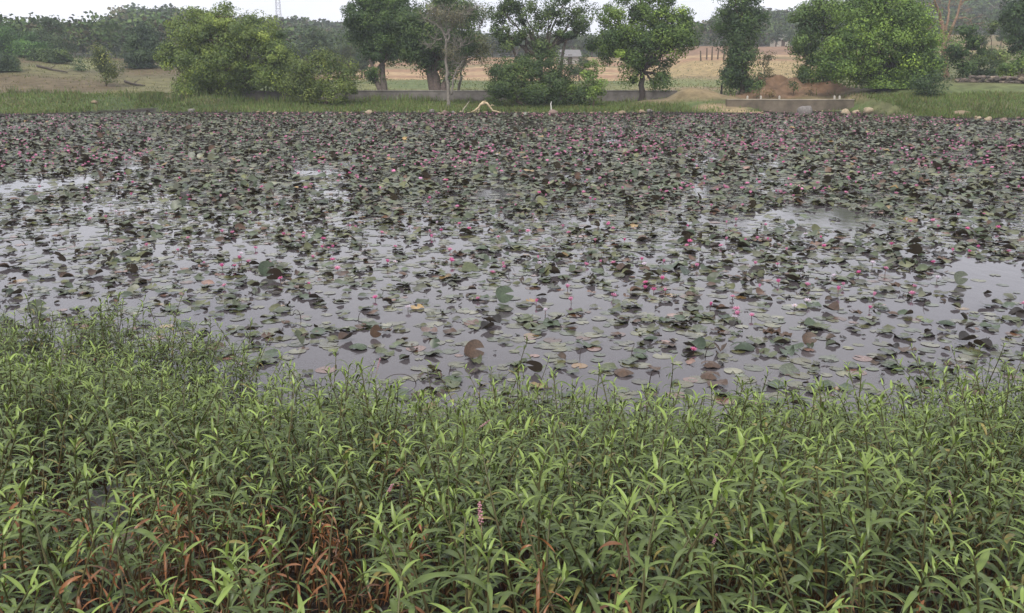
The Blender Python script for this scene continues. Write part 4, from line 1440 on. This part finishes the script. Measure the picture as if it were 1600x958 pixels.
fb = MB()
n = 5200
Y_ = rng.uniform(22, 67, n)
X_ = rng.uniform(-0.6, 0.6, n) * Y_
wq = (0.15 + sst(0.35, 0.7, vnoise(X_, Y_, 5.0, 72))) * np.where(X_ / Y_ > -0.1, 1.0, 0.5)
ok = (rng.random(n) < wq) & (Y_ < far_shore(X_) - 1) & (cover(X_, Y_) > 0.5)
X_, Y_ = X_[ok], Y_[ok]
n = len(X_)
for i in range(4):
    m = np.arange(n) % 4 == i
    V, Fs, Cc = fl_t[i]
    k = int(m.sum())
    P = transform(V, rng.uniform(1.0, 1.5, k), rng.uniform(0, 6.28, k), rng.normal(0, .2, k), rng.normal(0, .2, k), np.stack((X_[m], Y_[m], rng.uniform(0.06, 0.2, k)), 1))
    off = (np.arange(k) * len(V))[:, None, None]
    fb.add(P.reshape(-1, 3), (Fs[0][None] + off).reshape(-1, 4), np.clip(np.tile(Cc, (k, 1)) * np.repeat(np.exp(0.2 * rng.normal(size=(k, 1))), len(V), 0), 0, 0.95))
tag(fb.build("distant_water_lily_blooms", M_petal), "specks of pink water lily blooms scattered toward the far shore", kind="stuff")

# dead stalks arching over the water
items = []
for px, py, w, h, lean in [(1102, 560, 0.16, 0.17, 1), (1015, 600, 0.10, 0.14, 1), (650, 600, 0.30, 0.10, -1), (985, 555, 0.04, 0.14, 0), (700, 585, 0.03, 0.1, 0), (470, 500, 0.10, 0.13, -1), (560, 500, 0.08, 0.1, 1), (905, 560, 0.02, 0.13, 0), (795, 430, 0.08, 0.12, 1), (1440, 480, 0.05, 0.1, 0)]:
    q = on_z(px, py)
    mb = MB()
    if lean:
        s = np.linspace(0, 1, 12)
        P = np.stack((lean * w * (1 - np.cos(s * 2.6)) / 1.8, s * 0.02, h * np.sin(s * 2.7)), 1)
    else:
        P = bend_line((0, 0, -0.05), (w, 0, h), 6, 0.06)
    tube(mb, P, np.linspace(0.005, 0.003, len(P)), (0.035, 0.022, 0.018), 5)
    o = mb.build("dead_stalk", M_stem, loc=(q[0], q[1], 0), smooth=True)
    tag(o, None, "stalk", "dead lily stalks over the water")
    items.append((o, "dark arching dead stalk" if lean else "dark straight dead stalk", pond_zone(q[0], q[1]), px))
label_items(items)

# ------------------------------------------------------------------ weed bed in front
def lance_leaf(mb, base, az, e0, bendv, Ln, w, col, r, tip=None, twist=0.0, nseg=6, droop=0):
    s = np.linspace(0, 1, nseg + 1)
    th = e0 - bendv * s ** 1.15
    ds = Ln / nseg
    rr3 = np.concatenate(([0], np.cumsum(np.cos((th[:-1] + th[1:]) / 2) * ds)))
    zz3 = np.concatenate(([0], np.cumsum(np.sin((th[:-1] + th[1:]) / 2) * ds)))
    ca, sa = math.cos(az), math.sin(az)
    cen = np.stack((rr3 * ca, rr3 * sa, zz3), 1)
    tw = twist * s
    side = np.stack((-sa * np.cos(tw), ca * np.cos(tw), np.sin(tw)), 1)
    nrm = np.stack((-np.sin(th) * ca, -np.sin(th) * sa, np.cos(th)), 1)
    wd_ = w * np.clip(np.sin(np.pi * np.clip(s, 0, 1) ** 0.75), 0, 1) ** 0.9
    wd_[0] = w * 0.12
    wd_[-1] = w * 0.01
    wav = 1 + 0.08 * r.normal(size=len(s))
    Lf = cen + side * (wd_ * wav)[:, None] + nrm * (wd_ * 0.38)[:, None]
    Rt = cen - side * (wd_ * wav)[:, None] + nrm * (wd_ * 0.38)[:, None]
    V = np.stack((Lf, cen, Rt), 1).reshape(-1, 3) + base
    i = np.arange(nseg)[:, None] * 3
    q_ = np.concatenate((i + np.array((0, 1, 4, 3)), i + np.array((1, 2, 5, 4))))
    c = np.tile(np.array(col), (len(V), 1))
    c[1::3] *= 1.22
    if tip is not None:
        w_ = np.repeat(np.clip((s - 0.72) / 0.2, 0, 1), 3)[:, None]
        c = c * (1 - w_) + np.array(tip) * w_
    mb.add(V, q_, c)


def weed_plant(seed, withered=0.25, spike=False, h=None):
    r = np.random.default_rng(seed)
    h = h or r.uniform(0.72, 0.9)
    stem, green, dead, sp = MB(), MB(), MB(), MB()
    nodes = int(h / 0.032)
    s = 1 - (1 - np.linspace(0, 1, nodes + 1)) ** 1.4
    lx, ly = r.normal(0, 0.12, 2)
    P = np.stack((lx * s ** 2 + 0.012 * np.sin(s * 7 + seed), ly * s ** 2 + 0.012 * np.cos(s * 6 + seed), h * s), 1)
    cs = np.array((0.085, 0.036, 0.022))[None] * (1 - s[:, None]) + np.array((0.075, 0.075, 0.028))[None] * s[:, None]
    tube(stem, P, np.linspace(0.0046, 0.0018, len(P)) * (1 + 0.35 * (np.arange(len(P)) % 2)), np.repeat(cs, 5, 0), 5)
    az = r.uniform(0, 6.28)
    for i in range(int(nodes * 0.12), nodes + 1):
        f = float(s[i])
        az += 2.4 + r.normal(0, 0.25)
        b = P[i]
        if f > 0.945:   # young crown leaves
            k = (f - 0.945) / 0.055
            Ln = r.uniform(0.07, 0.115) * (1 - 0.35 * k)
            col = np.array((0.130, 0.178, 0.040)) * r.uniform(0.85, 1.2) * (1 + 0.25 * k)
            lance_leaf(green, b, az, R(r.uniform(35, 78)), R(r.uniform(20, 90)), Ln, Ln * 0.078, col, r, twist=r.normal(0, 0.3))
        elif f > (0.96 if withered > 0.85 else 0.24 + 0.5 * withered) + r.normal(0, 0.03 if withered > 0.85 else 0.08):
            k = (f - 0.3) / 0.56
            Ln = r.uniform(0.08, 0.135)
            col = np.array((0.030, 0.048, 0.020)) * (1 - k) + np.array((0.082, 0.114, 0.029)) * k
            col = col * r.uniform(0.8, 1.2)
            if r.random() < 0.05:
                col = np.array((0.20, 0.17, 0.05))
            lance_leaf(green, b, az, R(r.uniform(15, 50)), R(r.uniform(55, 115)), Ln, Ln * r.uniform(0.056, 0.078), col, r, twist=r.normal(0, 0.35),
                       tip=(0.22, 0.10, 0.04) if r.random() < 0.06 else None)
            if r.random() < 0.28 and f < 0.8:   # side shoot
                a2 = az + 1.3
                bb2 = b + np.array((math.cos(a2), math.sin(a2), 0.8)) * 0.03
                for q_ in range(2):
                    lance_leaf(green, bb2, a2 + q_ * 1.6, R(60), R(70), Ln * 0.6, Ln * 0.05, col * 1.25, r, nseg=4)
        elif r.random() < 0.3 + withered * 0.7:
            col = np.array((0.19, 0.082, 0.034)) * r.uniform(0.3, 1.3)
            lance_leaf(dead, b, az, R(r.uniform(-30, 25)), R(r.uniform(50, 170)), r.uniform(0.07, 0.15), r.uniform(0.003, 0.007), col, r, twist=r.normal(0, 3.2), nseg=9)
    if spike:
        b = P[-1]
        dirv = np.array((r.normal(0, 0.35), r.normal(0, 0.35), 1.0))
        tube(stem, [b, b + dirv * 0.05], 0.0018, (0.16, 0.12, 0.06), 4)
        for i in range(26):
            t_ = i / 26
            c = b + dirv * (0.05 + 0.055 * t_)
            a = i * 2.4
            o = np.array((math.cos(a), math.sin(a), 0.3)) * 0.0055 * (1 - 0.4 * t_)
            V, Fr = rock_arrays(i, 5, 4)
            sp.add(V * 0.0034 + c + o, Fr, np.array((0.62, 0.33, 0.38)) * r.uniform(0.75, 1.2))
    return stem, green, dead, sp, h


WH = []   # templates
specs = [(1, .15, False), (2, .2, False), (3, .25, False), (4, .1, False), (5, .3, False), (6, .2, False), (7, .15, False), (8, .25, False), (9, 1.2, False), (10, 1.35, False), (11, .9, False), (12, .2, True), (13, .15, True), (14, .2, False), (15, .3, False), (16, .15, False), (17, .25, False)]
for sd_, wi_, spk in specs:
    WH.append(weed_plant(sd_, wi_, spk))

# positions
n = 12000
Yw = rng.uniform(1.2, 9.4, n)
Xw = rng.uniform(-0.70, 0.70, n) * (Yw + 0.5)
area_ok = Yw < weed_edge(Xw) + 0.8 * (vnoise(Xw, Yw * 0, 0.75, 81) - 0.5) + 0.5 * (rng.random(n) < 0.12) * rng.random(n)
keep = area_ok & (rng.random(n) < np.clip((Yw + 0.5) / 6.0, 0, 1))
Xw, Yw = Xw[keep], Yw[keep]
# gap around the boulders, bottom left
bq = [on_z(212, 905, 0.62), on_z(128, 850, 0.62), on_z(175, 815, 0.55)]
dens_keep = np.ones(len(Xw), bool)
for q, rr4 in zip(bq, (0.33, 0.26, 0.28)):
    xl = q[0] * Yw / q[1]
    dens_keep &= ~((np.abs(Xw - xl) < rr4 * 0.75) & (Yw > q[1] - 1.0) & (Yw < q[1] + 0.2) & (rng.random(len(Xw)) < 0.66))
Xw, Yw = Xw[dens_keep], Yw[dens_keep]
# thin out stragglers at the water side and enforce spacing
order = rng.permutation(len(Xw))
grid, sel = {}, []
for i in order:
    cell = 0.062
    gx_, gy_ = int(Xw[i] // cell), int(Yw[i] // cell)
    if all(np.hypot(Xw[i] - Xw[j], Yw[i] - Yw[j]) > cell for a in (-1, 0, 1) for b in (-1, 0, 1) for j in grid.get((gx_ + a, gy_ + b), ())):
        grid.setdefault((gx_, gy_), []).append(i)
        sel.append(i)
Xw, Yw = Xw[sel], Yw[sel]
pq_ = proj(np.stack((Xw, Yw, gz(Xw, Yw) + 0.5), 1))
th_ = rng.random(len(Xw)) > 0.35 * np.exp(-((pq_[:, 0] - 480) / 150) ** 2 - ((pq_[:, 1] - 910) / 110) ** 2)
Xw, Yw = Xw[th_], Yw[th_]
Zw = gz(Xw, Yw)
inwater = sst(weed_edge(Xw) - 1.6, weed_edge(Xw) - 0.2, Yw)
Zw = np.maximum(Zw, -0.24)
scl = rng.uniform(0.74, 1.08, len(Xw)) * (1 + 0.10 * (vnoise(Xw, Yw, 0.9, 82) - 0.5)) * (1 + (0.03 + 0.07 * rng.normal(size=len(Xw))) * inwater)
# withered patch lower left of the bed
ppw = proj(np.stack((Xw, Yw, Zw + 0.5), 1))
wp = np.exp(-((ppw[:, 0] - 480) / 150) ** 2 - ((ppw[:, 1] - 900) / 105) ** 2) + 0.7 * np.exp(-((ppw[:, 0] - 200) / 100) ** 2 - ((ppw[:, 1] - 890) / 85) ** 2) + 0.12 * (ppw[:, 1] > 900)
gk = rng.integers(0, 12, len(Xw))
gk = np.where(gk >= 8, gk + 5, gk)
kindw = np.where(rng.random(len(Xw)) < wp * 0.9, rng.integers(8, 11, len(Xw)), gk)
kindw = np.where(rng.random(len(Xw)) < 0.003, rng.integers(11, 13, len(Xw)), kindw)
scl = np.where((kindw >= 8) & (kindw < 11), scl * 0.93, scl)
rzw = rng.uniform(0, 6.28, len(Xw))
txw, tyw = rng.normal(0, 0.15, len(Xw)), rng.normal(0, 0.15, len(Xw))
topp = proj(np.stack((Xw, Yw, Zw + 0.78 * scl), 1))
vis = (topp[:, 0] > -20) & (topp[:, 0] < 1620) & (topp[:, 1] < 950)
print("weeds", len(Xw), "visible", vis.sum())
score = np.where(vis, Yw, 99)
indw = np.argsort(score)[:300]
# give the two flower spikes of the photograph their places
for px, py, k_ in ((692, 752, 11), (455, 722, 12)):
    j = min(indw, key=lambda i: (topp[i, 0] - px) ** 2 + (topp[i, 1] - py - 25) ** 2)
    kindw[j] = k_
rw = np.ones(len(Xw), bool)
rw[indw] = False
proto_w = {}
lookw = {}
hue = ["tall leafy", "narrow-leaved", "bushy", "drooping-leaved", "bright-topped", "dense", "slender", "broad-leaved", "", "", "", "", "", "many-leaved", "loosely branched", "stiff-leaved", "arching-leaved"]
for k_, (stem, green, dead, sp, h) in enumerate(WH):
    root = empty("knotweed_plant", (0, 0, 0))
    stem.build("stem", M_stem, root, smooth=True)
    green.build("leaves", M_weed, root, smooth=True)
    if dead.n:
        dead.build("withered_leaves", M_weed, root, smooth=True)
    if sp.n:
        sp.build("flower_spike", M_petal, root, smooth=True)
    proto_w[k_] = root
    lookw[k_] = f"{hue[k_]} green weed" if k_ < 8 or k_ > 12 else "weed with brown withered lower leaves" if k_ < 11 else "green weed with a pink flower spike"
items = []
usedw = set()
for i in indw:
    k_ = int(kindw[i])
    o = proto_w[k_] if k_ not in usedw else copy_tree(proto_w[k_])
    usedw.add(k_)
    o.location = (Xw[i], Yw[i], Zw[i] - 0.02)
    o.rotation_euler = (txw[i], tyw[i], rzw[i])
    o.scale = (scl[i],) * 3
    tag(o, None, "weed", "knotweed plants on the near bank")
    side = ["far left", "left", "middle", "right", "far right"][int(min(4.99, max(0, topp[i, 0] / 320)))]
    rank = topp[i, 1]
    dep = "along the picture's bottom" if rank > 860 else "one row back" if rank > 800 else "two rows back" if rank > 740 else "three rows back"
    items.append((o, lookw[k_], f"{dep}, {side}", topp[i, 0]))
for k_, r_ in proto_w.items():
    if k_ not in usedw:
        for ch in list(r_.children):
            bpy.data.objects.remove(ch)
        bpy.data.objects.remove(r_)
label_items(items)

mbg, mbs = MB(), MB()
for k_, (stem, green, dead, sp, h) in enumerate(WH):
    m = rw & (kindw == k_)
    n = int(m.sum())
    if not n:
        continue
    for part, dst in ((stem, mbs), (green, mbg), (dead, mbg), (sp, mbg)):
        if not part.n:
            continue
        V, Fs, Cc = part.arrays()
        loc = np.stack((Xw[m], Yw[m], Zw[m] - 0.02), 1)
        P = transform(V, scl[m], rzw[m], txw[m], tyw[m], loc)
        off = (np.arange(n) * len(V))[:, None, None]
        by = {}
        for f in Fs:
            by.setdefault(f.shape[1], []).append(f)
        tnt = np.exp(0.12 * rng.normal(size=(n, 1, 1)))
        dst.add(P.reshape(-1, 3), [(np.concatenate(f)[None] + off).reshape(-1, kk) for kk, f in by.items()], (Cc[None] * tnt).reshape(-1, 3))
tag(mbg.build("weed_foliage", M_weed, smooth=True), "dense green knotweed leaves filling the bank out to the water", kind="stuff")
tag(mbs.build("weed_stems", M_stem, smooth=True), "thin reddish stems of the knotweed bed", kind="stuff")

# boulders and litter among the weeds
for q, s, lb, fl_ in ((bq[0], (0.24, 0.20, 0.16), "smooth brownish boulder glimpsed among withered weeds at the bottom left", 0), (bq[1], (0.22, 0.2, 0.15), "grey boulder glimpsed among weeds, left of the brownish boulder", 1), (bq[2], (0.26, 0.2, 0.15), "grey boulder furthest back among the bottom-left weeds", 2)):
    V, Fr = rock_arrays(300 + fl_, 22, 16)
    mb = MB().add(V, Fr, np.array((0.15, 0.12, 0.09) if fl_ == 0 else (0.10, 0.095, 0.09)))
    o = mb.build("boulder", M_rock, loc=(q[0], q[1], float(gz(q[0], q[1])) + 0.04), smooth=True)
    o.scale = s
    o.rotation_euler = (0, 0, fl_)
    tag(o, lb, "boulder", "boulders among the near weeds")

lt = MB()
r_ = rng
for i in range(2600):
    x, y = r_.uniform(-4, 4), r_.uniform(1.2, 5.2)
    z = float(gz(x, y)) + r_.uniform(0.0, 0.10)
    col = np.array(((0.06, 0.032, 0.02), (0.04, 0.026, 0.018), (0.09, 0.055, 0.035))[r_.integers(0, 3)]) * r_.uniform(0.5, 1.3)
    lance_leaf(lt, np.array((x, y, z)), r_.uniform(0, 6.28), R(r_.uniform(-10, 40)), R(r_.uniform(20, 120)), r_.uniform(0.06, 0.12), 0.007, col, r_, twist=r_.normal(0, 1.5), nseg=4)
tag(lt.build("dead_leaf_litter", M_weed, smooth=True), "brown withered leaves littering the soil under the weeds", kind="stuff")

# ------------------------------------------------------------------ haze
mb = MB()
x0, x1, y0, y1, z0, z1 = -1300, 1300, -25, 925, -3, 90
mb.add([(x0, y0, z0), (x1, y0, z0), (x1, y1, z0), (x0, y1, z0), (x0, y0, z1), (x1, y0, z1), (x1, y1, z1), (x0, y1, z1)],
       np.array([(0, 3, 2, 1), (4, 5, 6, 7), (0, 1, 5, 4), (1, 2, 6, 5), (2, 3, 7, 6), (3, 0, 4, 7)]), (1, 1, 1))
hm = bpy.data.materials.new("haze")
hm.use_nodes = True
hn = hm.node_tree
for n_ in list(hn.nodes):
    hn.nodes.remove(n_)
pv = hn.nodes.new("ShaderNodeVolumePrincipled")
pv.inputs['Color'].default_value = (0.86, 0.90, 1.0, 1)
pv.inputs['Density'].default_value = 0.00052
ho = hn.nodes.new("ShaderNodeOutputMaterial")
hn.links.new(pv.outputs[0], ho.inputs['Volume'])
tag(mb.build("haze", hm), kind="stuff")
